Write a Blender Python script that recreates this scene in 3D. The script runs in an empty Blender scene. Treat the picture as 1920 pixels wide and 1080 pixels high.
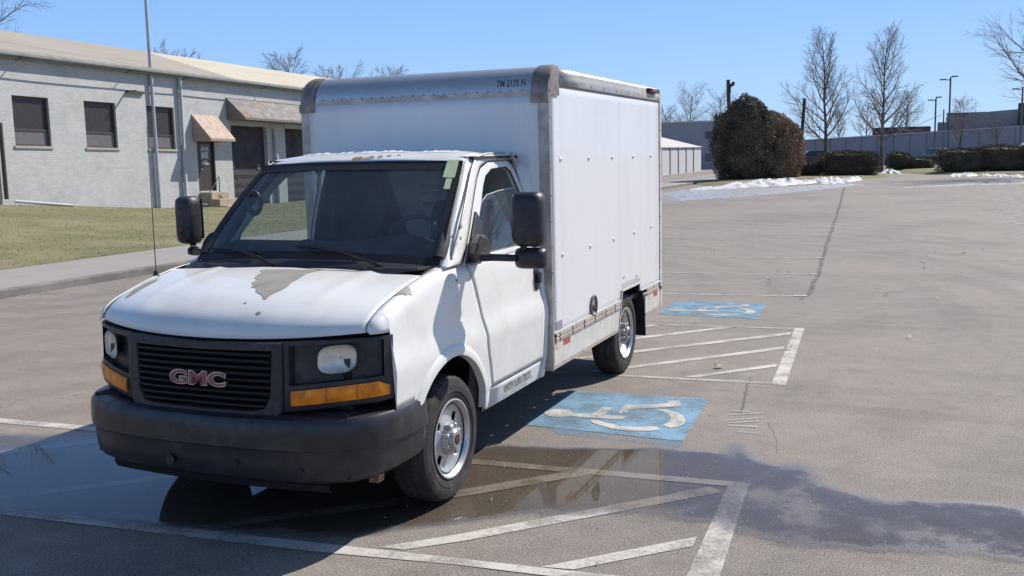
import bpy, bmesh, math, random
from mathutils import Vector, Matrix
S = bpy.context.scene
COL = S.collection
R = math.radians
sin, cos, pi = math.sin, math.cos, math.pi

# ------------------------------------------------------------------ camera
def cam_axes(yaw, pitch, roll):
    f = Vector((sin(yaw)*cos(pitch), cos(yaw)*cos(pitch), sin(pitch)))
    r = Vector((cos(yaw), -sin(yaw), 0)); u = r.cross(f)
    return cos(roll)*r + sin(roll)*u, -sin(roll)*r + cos(roll)*u, f
cd = bpy.data.cameras.new('camera'); cam = bpy.data.objects.new('camera', cd); COL.objects.link(cam)
r_, u_, f_ = cam_axes(R(-22.871), R(-7.59), R(-1.351))
mw = Matrix((( r_.x, u_.x, -f_.x, 3.545), (r_.y, u_.y, -f_.y, -5.124), (r_.z, u_.z, -f_.z, 2.023), (0, 0, 0, 1)))
cam.matrix_world = mw
cd.sensor_width = 36; cd.lens = 35.1; cd.clip_start = .05; cd.clip_end = 3000
S.camera = cam
# ------------------------------------------------------------------ world, sun, exposure
SUN = Vector((.57, .92, 1.0)).normalized()
EL = math.asin(SUN.z); AZ = math.atan2(SUN.x, SUN.y)
W = bpy.data.worlds.new('World'); S.world = W; W.use_nodes = True
nt = W.node_tree; bg = nt.nodes['Background']
sky = nt.nodes.new('ShaderNodeTexSky'); sky.sky_type = 'NISHITA'; sky.sun_disc = False
sky.sun_elevation = EL; sky.sun_rotation = AZ; sky.altitude = 0; sky.air_density = 1.0; sky.dust_density = .3; sky.ozone_density = 2.2
# the low sky is hazed towards clear pale blue, evenly all round
wc = nt.nodes.new('ShaderNodeTexCoord'); wx = nt.nodes.new('ShaderNodeSeparateXYZ'); nt.links.new(wc.outputs['Generated'], wx.inputs[0])
gr_ = nt.nodes.new('ShaderNodeValToRGB'); nt.links.new(wx.outputs[2], gr_.inputs[0]); ge = gr_.color_ramp.elements
for p_, c_ in ((.14, (2.15, 4.15, 8.0, 1)), (.32, (1.45, 2.9, 6.8, 1))): e_ = ge.new(p_); e_.color = c_
ge[0].color = (3.3, 5.4, 8.2, 1); ge[-1].color = (1.3, 2.5, 5.8, 1)
fr_ = nt.nodes.new('ShaderNodeMapRange'); fr_.inputs[1].default_value = .25; fr_.inputs[2].default_value = .7; fr_.inputs[3].default_value = .85; fr_.inputs[4].default_value = 0; nt.links.new(wx.outputs[2], fr_.inputs[0])
wm = nt.nodes.new('ShaderNodeMix'); wm.data_type = 'RGBA'; nt.links.new(fr_.outputs[0], wm.inputs[0]); nt.links.new(sky.outputs[0], wm.inputs[6]); nt.links.new(gr_.outputs[0], wm.inputs[7])
nt.links.new(wm.outputs[2], bg.inputs[0]); bg.inputs[1].default_value = .094
sd = bpy.data.lights.new('sun', 'SUN'); sd.energy = 4.6; sd.angle = R(.5); sd.color = (1, .935, .86)
so = bpy.data.objects.new('sun', sd); COL.objects.link(so); so.rotation_euler = SUN.to_track_quat('Z', 'Y').to_euler()
S.view_settings.view_transform = 'Standard'; S.view_settings.look = 'None'; S.view_settings.gamma = 1
S.view_settings.use_curve_mapping = False
S.view_settings.exposure = .44

# ------------------------------------------------------------------ materials
def newmat(name):
    m = bpy.data.materials.new(name); m.use_nodes = True
    return m, m.node_tree, m.node_tree.nodes['Principled BSDF']
def N(t, kind, **kw):
    n = t.nodes.new('ShaderNode'+kind)
    for k, v in kw.items():
        if k in n.inputs.keys() if hasattr(n.inputs, 'keys') else False: n.inputs[k].default_value = v
        else: setattr(n, k, v)
    return n
def noise(t, scale, detail=4, rough=.55, vec=None, dist=0):
    n = t.nodes.new('ShaderNodeTexNoise'); n.inputs['Scale'].default_value = scale; n.inputs['Detail'].default_value = detail
    n.inputs['Roughness'].default_value = rough; n.inputs['Distortion'].default_value = dist
    if vec is None:
        tc = t.nodes.new('ShaderNodeTexCoord'); vec = tc.outputs['Object']
    t.links.new(vec, n.inputs['Vector']); return n
def ramp(t, fac, stops):
    r = t.nodes.new('ShaderNodeValToRGB'); e = r.color_ramp.elements
    while len(e) < len(stops): e.new(.5)
    for i, (p, c) in enumerate(stops):
        e[i].position = p; e[i].color = (c, c, c, 1) if isinstance(c, (int, float)) else (*c, 1)
    t.links.new(fac, r.inputs[0]); return r
def mix(t, fac, a, b, mode='MIX'):
    m = t.nodes.new('ShaderNodeMix'); m.data_type = 'RGBA'; m.blend_type = mode
    for i, v in ((0, fac), (6, a), (7, b)):
        if isinstance(v, (int, float)): m.inputs[i].default_value = v if i == 0 else (v, v, v, 1)
        elif isinstance(v, tuple): m.inputs[i].default_value = (*v, 1)
        else: t.links.new(v, m.inputs[i])
    return m.outputs[2]
def bump(t, b, h, strength, dist=.01):
    n = t.nodes.new('ShaderNodeBump'); n.inputs['Strength'].default_value = strength; n.inputs['Distance'].default_value = dist
    t.links.new(h, n.inputs['Height']); t.links.new(n.outputs[0], b.inputs['Normal']); return n
def mat(name, col, rough=.5, metal=0, var=.12, scale=6, bumpk=0, bscale=60, spec=.5, coat=0, dirt=None, dscale=3, vec_scale=None):
    m, t, b = newmat(name)
    n = noise(t, scale); c2 = tuple(max(0, x*(1-var*2)) for x in col)
    r = ramp(t, n.outputs[0], [(.3, c2), (.65, col)])
    out = r.outputs[0]
    if dirt:
        n2 = noise(t, dscale, 6, .65); rr = ramp(t, n2.outputs[0], [(.52, 0), (.72, dirt[1])])
        out = mix(t, rr.outputs[0], out, dirt[0])
    t.links.new(out, b.inputs['Base Color'])
    rn = ramp(t, n.outputs[0], [(.3, min(1, rough*1.25)), (.7, rough*.85)]); t.links.new(rn.outputs[0], b.inputs['Roughness'])
    b.inputs['Metallic'].default_value = metal; b.inputs['Specular IOR Level'].default_value = spec
    if coat: b.inputs['Coat Weight'].default_value = coat; b.inputs['Coat Roughness'].default_value = .08
    if bumpk:
        nb = noise(t, bscale, 5, .6); bump(t, b, nb.outputs[0], bumpk)
    return m
M_ = {}
M_['paint'] = mat('white_cab_paint', (.74, .74, .70), .33, var=.04, scale=2.5, bumpk=.12, bscale=1.7, coat=.4, dirt=((.50, .46, .38), .32), dscale=3.2)
M_['boxw'] = mat('white_box_panel', (.735, .735, .74), .24, var=.015, scale=1.2, bumpk=.12, bscale=.9, coat=.25, dirt=((.6, .59, .57), .15), dscale=2)
def streaky(m):
    t = m.node_tree; b = t.nodes['Principled BSDF']; src = b.inputs['Base Color'].links[0].from_socket
    tc = t.nodes.new('ShaderNodeTexCoord'); mp = t.nodes.new('ShaderNodeMapping'); mp.inputs['Scale'].default_value = (9, 9, .45); t.links.new(tc.outputs['Object'], mp.inputs[0])
    n = noise(t, 1.0, 5, .6, mp.outputs[0]); r = ramp(t, n.outputs[0], [(.50, (1, 1, 1)), (.78, (.91, .905, .89))]); t.links.new(mix(t, 1.0, src, r.outputs[0], 'MULTIPLY'), b.inputs['Base Color'])
streaky(M_['boxw'])
M_['skirt'] = mat('weathered_white_skirt', (.62, .60, .55), .5, var=.10, scale=5, dirt=((.40, .34, .26), .6), dscale=7)
M_['alu'] = mat('dull_aluminium_trim', (.50, .46, .41), .42, metal=.55, var=.16, scale=7, dirt=((.24, .19, .15), .5), dscale=9)
M_['nose'] = mat('brushed_aluminium_nose', (.56, .57, .59), .42, metal=.75, var=.10, scale=3, bumpk=.05, bscale=8)
M_['cast'] = mat('tarnished_corner_casting', (.33, .275, .24), .5, metal=.5, var=.25, scale=14)
M_['rail'] = mat('rusty_cargo_rail', (.50, .42, .36), .55, metal=.2, var=.15, scale=12, dirt=((.30, .20, .13), .5), dscale=18)
M_['black'] = mat('grey_black_plastic', (.024, .023, .027), .42, var=.15, scale=20, bumpk=.1, bscale=300, dirt=((.09, .08, .075), .5), dscale=8)
M_['bumper'] = mat('faded_black_bumper_plastic', (.030, .029, .034), .35, var=.25, scale=9, bumpk=.08, bscale=120, dirt=((.085, .078, .07), .55), dscale=6)
M_['dark'] = mat('dark_underbody', (.012, .011, .011), .8, var=.2)
M_['interior'] = mat('charcoal_interior', (.035, .035, .038), .7, var=.15)
M_['seat'] = mat('dark_seat_cloth', (.022, .02, .022), .9, var=.2, scale=40)
M_['bulk'] = mat('grey_bulkhead', (.42, .43, .41), .6, var=.06)
M_['rubber'] = mat('tyre_rubber', (.028, .026, .026), .75, var=.2, scale=12, bumpk=.15, bscale=200, dirt=((.085, .075, .07), .6), dscale=6)
M_['rim'] = mat('silver_painted_steel_wheel', (.62, .62, .61), .3, metal=.6, var=.10, scale=10, dirt=((.3, .26, .2), .4), dscale=14)
M_['cap'] = mat('grey_hub_cap', (.42, .41, .40), .35, metal=.5, var=.1, scale=16)
M_['chrome'] = mat('chrome', (.75, .75, .77), .12, metal=1, var=.05)
M_['reflector'] = mat('silver_lamp_reflector', (.86, .80, .69), .3, metal=.6, var=.12, scale=22)
M_['dullchrome'] = mat('dull_chrome', (.66, .65, .67), .3, metal=.9)
M_['red'] = mat('dull_red_badge', (.30, .08, .08), .4, var=.15, scale=30)
M_['redl'] = mat('red_lens', (.30, .012, .012), .25, var=.2, scale=50)
M_['whitetape'] = mat('white_reflective_tape', (.66, .60, .5), .4, var=.1)
M_['redtape'] = mat('red_reflective_tape', (.45, .07, .05), .4, var=.1)
M_['grime'] = mat('grey_lettering_grime', (.12, .115, .12), .6, var=.3, scale=60)
M_['peel'] = mat('grey_primer_bare_patch', (.30, .29, .25), .65, var=.14, scale=10, dirt=((.36, .30, .2), .3), dscale=14)
M_['rust'] = mat('rust_spot', (.30, .16, .10), .8, var=.25, scale=40)
M_['flake'] = mat('lifted_white_paint', (.70, .72, .72), .45, var=.05, scale=8)
M_['tape'] = mat('green_masking_tape', (.58, .66, .38), .6, var=.1, scale=20)
M_['sticker'] = mat('grey_data_plate', (.28, .28, .32), .4, var=.1, scale=30)
M_['wood'] = mat('brown_wood', (.20, .145, .10), .8, var=.2, scale=4)
M_['pole'] = mat('weathered_pole_wood', (.085, .065, .052), .9, var=.2, scale=3)
M_['galv'] = mat('galvanised_pole', (.46, .48, .52), .45, metal=.25, var=.1, scale=3)
M_['lampm'] = mat('grey_lamp_metal', (.13, .14, .16), .5, metal=.4)
M_['trim'] = mat('pale_painted_metal', (.46, .49, .49), .5, var=.08, scale=3)
M_['gutterm'] = mat('grey_green_gutter', (.27, .29, .26), .6, var=.12, scale=3)
M_['white'] = mat('white_pipe', (.62, .62, .6), .5, var=.08)
M_['brownm'] = mat('brown_painted_metal', (.085, .06, .045), .5, var=.15, scale=6)
M_['awn'] = mat('tan_metal_awning', (.36, .265, .20), .6, var=.08, scale=5, dirt=((.30, .17, .10), .4), dscale=3)
M_['awnrust'] = mat('rusted_loading_canopy', (.20, .185, .17), .7, var=.12, scale=3, dirt=((.27, .13, .07), .85), dscale=.9)
M_['blind'] = mat('dark_window_blind', (.045, .036, .036), .35, var=.2, scale=8)
M_['winlow'] = mat('grey_window_panel', (.15, .145, .15), .4, var=.1, scale=8)
M_['dkdoor'] = mat('dark_brown_door', (.055, .042, .04), .45, var=.15, scale=6)
M_['roll'] = mat('dark_roller_door', (.035, .030, .032), .6, var=.2, scale=2)
M_['stone'] = mat('tan_concrete_step', (.42, .34, .24), .85, var=.12, scale=6, bumpk=.2)
M_['sillm'] = mat('grey_tan_sill', (.40, .365, .32), .8, var=.1)
M_['paper'] = mat('white_paper', (.55, .55, .56), .7, var=.2, scale=9)
M_['snow'] = mat('old_snow', (.56, .57, .59), .55, var=.12, scale=3, bumpk=.5, bscale=6, dirt=((.22, .21, .20), .8), dscale=1.8)
M_['bark'] = mat('grey_bark', (.115, .092, .085), .9, var=.25, scale=8, bumpk=.4, bscale=20)
M_['twig'] = mat('bare_twigs', (.24, .195, .18), .9, var=.15, scale=2)
M_['farwall'] = mat('far_grey_metal_wall', (.29, .30, .33), .7, var=.05, scale=.4)
M_['farwall2'] = mat('far_white_garage_wall', (.52, .52, .52), .7, var=.05, scale=.6)
M_['farjoint'] = mat('far_grey_joint', (.22, .235, .27), .8)
M_['fartop'] = mat('far_brown_block', (.085, .075, .072), .8, var=.2, scale=1)
M_['fartan'] = mat('far_tan_block', (.30, .27, .26), .8, var=.08, scale=.6)
M_['farroof'] = mat('far_light_roof', (.50, .48, .44), .7, var=.06, scale=1)
M_['glassd'] = mat('dark_far_glass', (.05, .07, .10), .15, var=.1)
M_['cardark'] = mat('dark_car_paint', (.03, .035, .05), .25, coat=.6, var=.05)
M_['carblue'] = mat('pale_car_paint', (.45, .52, .58), .25, coat=.6, var=.05)
M_['leaf'] = mat('fallen_leaf', (.30, .20, .12), .8, var=.25, scale=30)
M_['leafpale'] = mat('pale_leaf', (.55, .45, .32), .8, var=.25, scale=30)
M_['glint'] = mat('pale_grit_glints', (.65, .62, .58), .4, var=.2, scale=80)
M_['kerb'] = mat('weathered_kerb_concrete', (.22, .205, .185), .9, var=.2, scale=1.5, bumpk=.3, bscale=25, dirt=((.12, .11, .10), .6), dscale=1.2)
M_['walk'] = mat('pale_footpath', (.30, .275, .25), .9, var=.07, scale=.8, bumpk=.25, bscale=40)
M_['black0'] = mat('black_wiper', (.014, .013, .014), .5, var=.1)

def m_brick():
    m, t, b = newmat('painted_brick')
    tc = t.nodes.new('ShaderNodeTexCoord'); sp = t.nodes.new('ShaderNodeSeparateXYZ'); cb = t.nodes.new('ShaderNodeCombineXYZ')
    t.links.new(tc.outputs['Object'], sp.inputs[0]); t.links.new(sp.outputs[1], cb.inputs[0]); t.links.new(sp.outputs[2], cb.inputs[1])
    br = t.nodes.new('ShaderNodeTexBrick'); t.links.new(cb.outputs[0], br.inputs[0])
    br.inputs['Scale'].default_value = 1; br.inputs['Brick Width'].default_value = .22; br.inputs['Row Height'].default_value = .08; br.inputs['Mortar Size'].default_value = .007
    br.inputs['Color1'].default_value = (.52, .525, .51, 1); br.inputs['Color2'].default_value = (.46, .465, .455, 1); br.inputs['Mortar'].default_value = (.40, .405, .395, 1)
    n = noise(t, .9, 6, .7); r = ramp(t, n.outputs[0], [(.3, (.80, .80, .79)), (.5, (.95, .95, .95)), (.7, (1, 1, 1))])
    t.links.new(mix(t, 1.0, br.outputs[0], r.outputs[0], 'MULTIPLY'), b.inputs['Base Color'])
    b.inputs['Roughness'].default_value = .75
    bump(t, b, br.outputs['Fac'], -.6, .01); return m
M_['brick'] = m_brick()
def m_roof(name, col, rib=.0):
    m, t, b = newmat(name)
    tc = t.nodes.new('ShaderNodeTexCoord'); mp = t.nodes.new('ShaderNodeMapping'); t.links.new(tc.outputs['Object'], mp.inputs[0]); mp.inputs['Scale'].default_value = (1, .15, 1)
    n = noise(t, 2.2, 5, .6, mp.outputs[0]); r = ramp(t, n.outputs[0], [(.3, tuple(x*.86 for x in col)), (.7, col)])
    n2 = noise(t, .35, 3); r2 = ramp(t, n2.outputs[0], [(.35, (.93, .88, .84)), (.7, (1, 1, 1))])
    t.links.new(mix(t, 1.0, r.outputs[0], r2.outputs[0], 'MULTIPLY'), b.inputs['Base Color']); b.inputs['Roughness'].default_value = .8
    return m
M_['roofA'] = m_roof('tan_felt_roof', (.37, .34, .285)); M_['roofB'] = m_roof('pale_yellow_felt_roof', (.56, .52, .40))

def m_asphalt():
    m, t, b = newmat('aged_asphalt')  # own warm grey of aged asphalt
    tc = t.nodes.new('ShaderNodeTexCoord'); o = tc.outputs['Object']
    fine = noise(t, 95, 3, .7, o); rf = ramp(t, fine.outputs[0], [(.28, (.105, .090, .076)), (.5, (.228, .200, .172)), (.71, (.45, .40, .35))])
    mid = noise(t, 5, 5, .6, o); rm = ramp(t, mid.outputs[0], [(.25, .84), (.75, 1.1)])
    c = mix(t, 1.0, rf.outputs[0], rm.outputs[0], 'MULTIPLY')
    big = noise(t, .22, 5, .6, o, .6); rb = ramp(t, big.outputs[0], [(.32, (.80, .81, .83)), (.52, (1, 1, 1)), (.7, (1.08, 1.05, 1.0))])
    c = mix(t, 1.0, c, rb.outputs[0], 'MULTIPLY')
    # turning tyre scuffs: stretched, strongly distorted bands
    mp = t.nodes.new('ShaderNodeMapping'); mp.inputs['Rotation'].default_value = (0, 0, R(-24)); mp.inputs['Scale'].default_value = (.10, .9, 1); t.links.new(o, mp.inputs[0])
    sc = noise(t, 1.6, 5, .55, mp.outputs[0], 1.2); rs = ramp(t, sc.outputs[0], [(.34, .88), (.50, 1.0), (1, 1.0)])
    c = mix(t, 1.0, c, rs.outputs[0], 'MULTIPLY')
    # circular turning marks
    mp2 = t.nodes.new('ShaderNodeMapping'); mp2.inputs['Location'].default_value = (9.5, -6.5, 0); t.links.new(o, mp2.inputs[0])
    wv = t.nodes.new('ShaderNodeTexWave'); wv.wave_type = 'RINGS'; wv.rings_direction = 'Z'; wv.inputs['Scale'].default_value = .33; wv.inputs['Distortion'].default_value = 5; wv.inputs['Detail'].default_value = 3; wv.inputs['Detail Scale'].default_value = .5; t.links.new(mp2.outputs[0], wv.inputs[0])
    wm_ = noise(t, .3, 3, .6, o); rw = ramp(t, wv.outputs['Fac'], [(.25, .87), (.65, 1.0)]); rk = ramp(t, wm_.outputs[0], [(.42, 0), (.6, 1)])
    c = mix(t, rk.outputs[0], c, mix(t, 1.0, c, rw.outputs[0], 'MULTIPLY'))
    sp_ = t.nodes.new('ShaderNodeTexVoronoi'); sp_.inputs['Scale'].default_value = 38; t.links.new(o, sp_.inputs['Vector']); rsp = ramp(t, sp_.outputs['Distance'], [(.10, 1), (.22, 0)]); c = mix(t, .0, c, c) if False else mix(t, rsp.outputs[0], c, (.33, .30, .262))
    # hairline cracks
    vo = t.nodes.new('ShaderNodeTexVoronoi'); vo.feature = 'DISTANCE_TO_EDGE'; vo.inputs['Scale'].default_value = .16
    wn = noise(t, 1.3, 5, .7, o); ad = t.nodes.new('ShaderNodeVectorMath'); ad.operation = 'MULTIPLY_ADD'
    t.links.new(wn.outputs['Color'], ad.inputs[0]); ad.inputs[1].default_value = (2.2, 2.2, 0); t.links.new(o, ad.inputs[2]); t.links.new(ad.outputs[0], vo.inputs['Vector'])
    rc = ramp(t, vo.outputs['Distance'], [(0, .78), (.0022, 1.0), (1, 1)])
    c = mix(t, 1.0, c, rc.outputs[0], 'MULTIPLY')
    t.links.new(c, b.inputs['Base Color']); b.inputs['Roughness'].default_value = .82; b.inputs['Specular IOR Level'].default_value = .35
    ad2 = noise(t, 130, 3, .7, o); bump(t, b, ad2.outputs[0], .55, .006)
    return m
M_['asphalt'] = m_asphalt()
def m_roadpaint(name, col, wear, mult=1.0):
    m, t, b = newmat(name); tc = t.nodes.new('ShaderNodeTexCoord'); o = tc.outputs['Object']
    n = noise(t, 40, 6, .75, o); n2 = noise(t, 3, 4, .6, o)
    s = t.nodes.new('ShaderNodeMath'); s.operation = 'ADD'; t.links.new(n.outputs[0], s.inputs[0]); t.links.new(n2.outputs[0], s.inputs[1])
    al = ramp(t, s.outputs[0], [(0, 0), (1, 1)]); e = al.color_ramp.elements; e[0].position = wear-.12; e[1].position = wear+.12
    # sum runs 0..2: halve it
    h = t.nodes.new('ShaderNodeMath'); h.operation = 'MULTIPLY'; h.inputs[1].default_value = .5; t.links.new(s.outputs[0], h.inputs[0]); t.links.new(h.outputs[0], al.inputs[0])
    v = ramp(t, n2.outputs[0], [(.3, tuple(x*.82 for x in col)), (.7, col)])
    t.links.new(v.outputs[0], b.inputs['Base Color']); t.links.new(al.outputs[0], b.inputs['Alpha']); b.inputs['Roughness'].default_value = .8
    bump(t, b, n.outputs[0], .4, .004)
    return m
M_['wpaint'] = m_roadpaint('worn_white_road_paint', (.52, .49, .44), .41)
M_['wpaint3'] = m_roadpaint('faded_white_symbol_paint', (.50, .48, .44), .45)
M_['wpaint2'] = m_roadpaint('faint_white_road_paint', (.45, .43, .385), .465)
M_['bpaint'] = m_roadpaint('worn_blue_road_paint', (.16, .29, .40), .43)
M_['overspray'] = m_roadpaint('faint_blue_overspray', (.16, .27, .38), .55)
M_['seal'] = m_roadpaint('dark_crack_seal', (.125, .12, .12), .52)
M_['ssand'] = m_roadpaint('pale_sandy_asphalt', (.38, .35, .31), .50)
M_['damp'] = m_roadpaint('damp_asphalt', (.12, .12, .13), .50)

def schlick(t, f0, normal=None):   # two sided reflectance of a thin sheet
    lw = t.nodes.new('ShaderNodeLayerWeight'); lw.inputs[0].default_value = .5
    if normal: t.links.new(normal, lw.inputs['Normal'])
    p = t.nodes.new('ShaderNodeMath'); p.operation = 'POWER'; p.inputs[1].default_value = 5; t.links.new(lw.outputs['Facing'], p.inputs[0])
    m = t.nodes.new('ShaderNodeMath'); m.operation = 'MULTIPLY_ADD'; m.inputs[1].default_value = 1-f0; m.inputs[2].default_value = f0; t.links.new(p.outputs[0], m.inputs[0]); return m
def m_water():
    m, t, b = newmat('shallow_puddle_water'); t.nodes.remove(b); out = t.nodes['Material Output']
    at = t.nodes.new('ShaderNodeAttribute'); at.attribute_name = 'depth'
    tc = t.nodes.new('ShaderNodeTexCoord'); o = tc.outputs['Object']
    n = noise(t, 2.6, 6, .65, o); n2 = noise(t, 70, 3, .7, o)
    a = t.nodes.new('ShaderNodeMath'); a.operation = 'MULTIPLY_ADD'; t.links.new(n.outputs[0], a.inputs[0]); a.inputs[1].default_value = .8; t.links.new(at.outputs['Fac'], a.inputs[2])
    a2 = t.nodes.new('ShaderNodeMath'); a2.operation = 'MULTIPLY_ADD'; t.links.new(n2.outputs[0], a2.inputs[0]); a2.inputs[1].default_value = .22; t.links.new(a.outputs[0], a2.inputs[2])
    wet = ramp(t, a2.outputs[0], [(.57, 0), (.74, 1)])
    deep = ramp(t, a2.outputs[0], [(.76, 0), (1.0, 1)])
    tint = mix(t, deep.outputs[0], (.62, .62, .66), (.64, .61, .57))
    tr = t.nodes.new('ShaderNodeBsdfTransparent'); t.links.new(tint, tr.inputs[0])
    gl = t.nodes.new('ShaderNodeBsdfGlossy'); rr = ramp(t, deep.outputs[0], [(0, .42), (.5, .14), (1, .015)]); t.links.new(rr.outputs[0], gl.inputs['Roughness'])
    bp = t.nodes.new('ShaderNodeBump'); bp.inputs['Distance'].default_value = .005
    inv = ramp(t, deep.outputs[0], [(0, .55), (.8, .0)]); t.links.new(inv.outputs[0], bp.inputs['Strength']); t.links.new(n2.outputs[0], bp.inputs['Height'])
    t.links.new(bp.outputs[0], gl.inputs['Normal'])
    fr = schlick(t, .022, bp.outputs[0])
    mx = t.nodes.new('ShaderNodeMixShader'); t.links.new(fr.outputs[0], mx.inputs[0]); t.links.new(tr.outputs[0], mx.inputs[1]); t.links.new(gl.outputs[0], mx.inputs[2])
    clr = t.nodes.new('ShaderNodeBsdfTransparent'); m2 = t.nodes.new('ShaderNodeMixShader')
    t.links.new(wet.outputs[0], m2.inputs[0]); t.links.new(clr.outputs[0], m2.inputs[1]); t.links.new(mx.outputs[0], m2.inputs[2])
    t.links.new(m2.outputs[0], out.inputs[0]); return m
M_['water'] = m_water()
def m_glass(name, tint, ior=1.5, rough=.01, dust=.055):
    m, t, b = newmat(name); t.nodes.remove(b); out = t.nodes['Material Output']
    tr = t.nodes.new('ShaderNodeBsdfTransparent'); tr.inputs[0].default_value = (*tint, 1)
    gl = t.nodes.new('ShaderNodeBsdfGlossy'); gl.inputs['Roughness'].default_value = rough
    fr = schlick(t, ior)
    n = noise(t, 3, 2); bp = t.nodes.new('ShaderNodeBump'); bp.inputs['Strength'].default_value = .02; t.links.new(n.outputs[0], bp.inputs['Height']); t.links.new(bp.outputs[0], gl.inputs['Normal'])
    mx = t.nodes.new('ShaderNodeMixShader'); t.links.new(fr.outputs[0], mx.inputs[0]); t.links.new(tr.outputs[0], mx.inputs[1]); t.links.new(gl.outputs[0], mx.inputs[2])
    df = t.nodes.new('ShaderNodeBsdfDiffuse'); df.inputs[0].default_value = (.45, .48, .50, 1); nd = noise(t, 4, 5, .6); rd = ramp(t, nd.outputs[0], [(.3, dust*.6), (.7, dust*1.4)]); m3 = t.nodes.new('ShaderNodeMixShader')
    t.links.new(rd.outputs[0], m3.inputs[0]); t.links.new(mx.outputs[0], m3.inputs[1]); t.links.new(df.outputs[0], m3.inputs[2]); t.links.new(m3.outputs[0], out.inputs[0])
    return m
M_['wsglass'] = m_glass('green_tinted_windscreen', (.76, .84, .82), .09)
M_['sideglass'] = m_glass('tinted_side_glass', (.80, .86, .84), .10)
M_['lens'] = m_glass('clear_lamp_lens', (.95, .95, .95), .05, dust=.02)
def m_amber():
    m, t, b = newmat('amber_lens'); n = noise(t, 14, 2); r = ramp(t, n.outputs[0], [(.35, (.62, .17, .004)), (.6, (.95, .27, .004)), (.72, (1.0, .46, .03))])
    t.links.new(r.outputs[0], b.inputs['Base Color']); b.inputs['Roughness'].default_value = .35; b.inputs['Specular IOR Level'].default_value = .3; b.inputs['Coat Weight'].default_value = .15; b.inputs['Coat Roughness'].default_value = .05
    w = t.nodes.new('ShaderNodeTexWave'); w.inputs['Scale'].default_value = 40; w.bands_direction = 'X'; tc = t.nodes.new('ShaderNodeTexCoord'); t.links.new(tc.outputs['Object'], w.inputs[0]); bump(t, b, w.outputs[1], .3, .003); return m
M_['amber'] = m_amber()
def m_foliage(name, c1, c2, scale=1.0):
    m, t, b = newmat(name); n = noise(t, scale, 4); n2 = noise(t, 9, 3)
    r = ramp(t, n.outputs[0], [(.32, c1), (.68, c2)]); r2 = ramp(t, n2.outputs[0], [(.3, .6), (.7, 1.15)])
    t.links.new(mix(t, 1.0, r.outputs[0], r2.outputs[0], 'MULTIPLY'), b.inputs['Base Color']); b.inputs['Roughness'].default_value = .75; return m
M_['conifer'] = m_foliage('dark_evergreen_foliage', (.085, .080, .048), (.22, .185, .12), .9)
M_['browncon'] = m_foliage('bronzed_evergreen_foliage', (.20, .14, .085), (.44, .29, .19), .7)
M_['hedge'] = m_foliage('clipped_hedge_foliage', (.06, .055, .03), (.13, .105, .06), 1.2)
def m_lawn():
    m, t, b = newmat('winter_lawn'); n = noise(t, .5, 6, .7); n2 = noise(t, 14, 4, .7)
    r = ramp(t, n.outputs[0], [(.3, (.125, .125, .05)), (.5, (.18, .165, .08)), (.7, (.25, .22, .13))]); r2 = ramp(t, n2.outputs[0], [(.3, .85), (.7, 1.1)])
    t.links.new(mix(t, 1.0, r.outputs[0], r2.outputs[0], 'MULTIPLY'), b.inputs['Base Color']); b.inputs['Roughness'].default_value = .95
    bump(t, b, n2.outputs[0], .8, .03); return m
M_['lawn'] = m_lawn()

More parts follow.
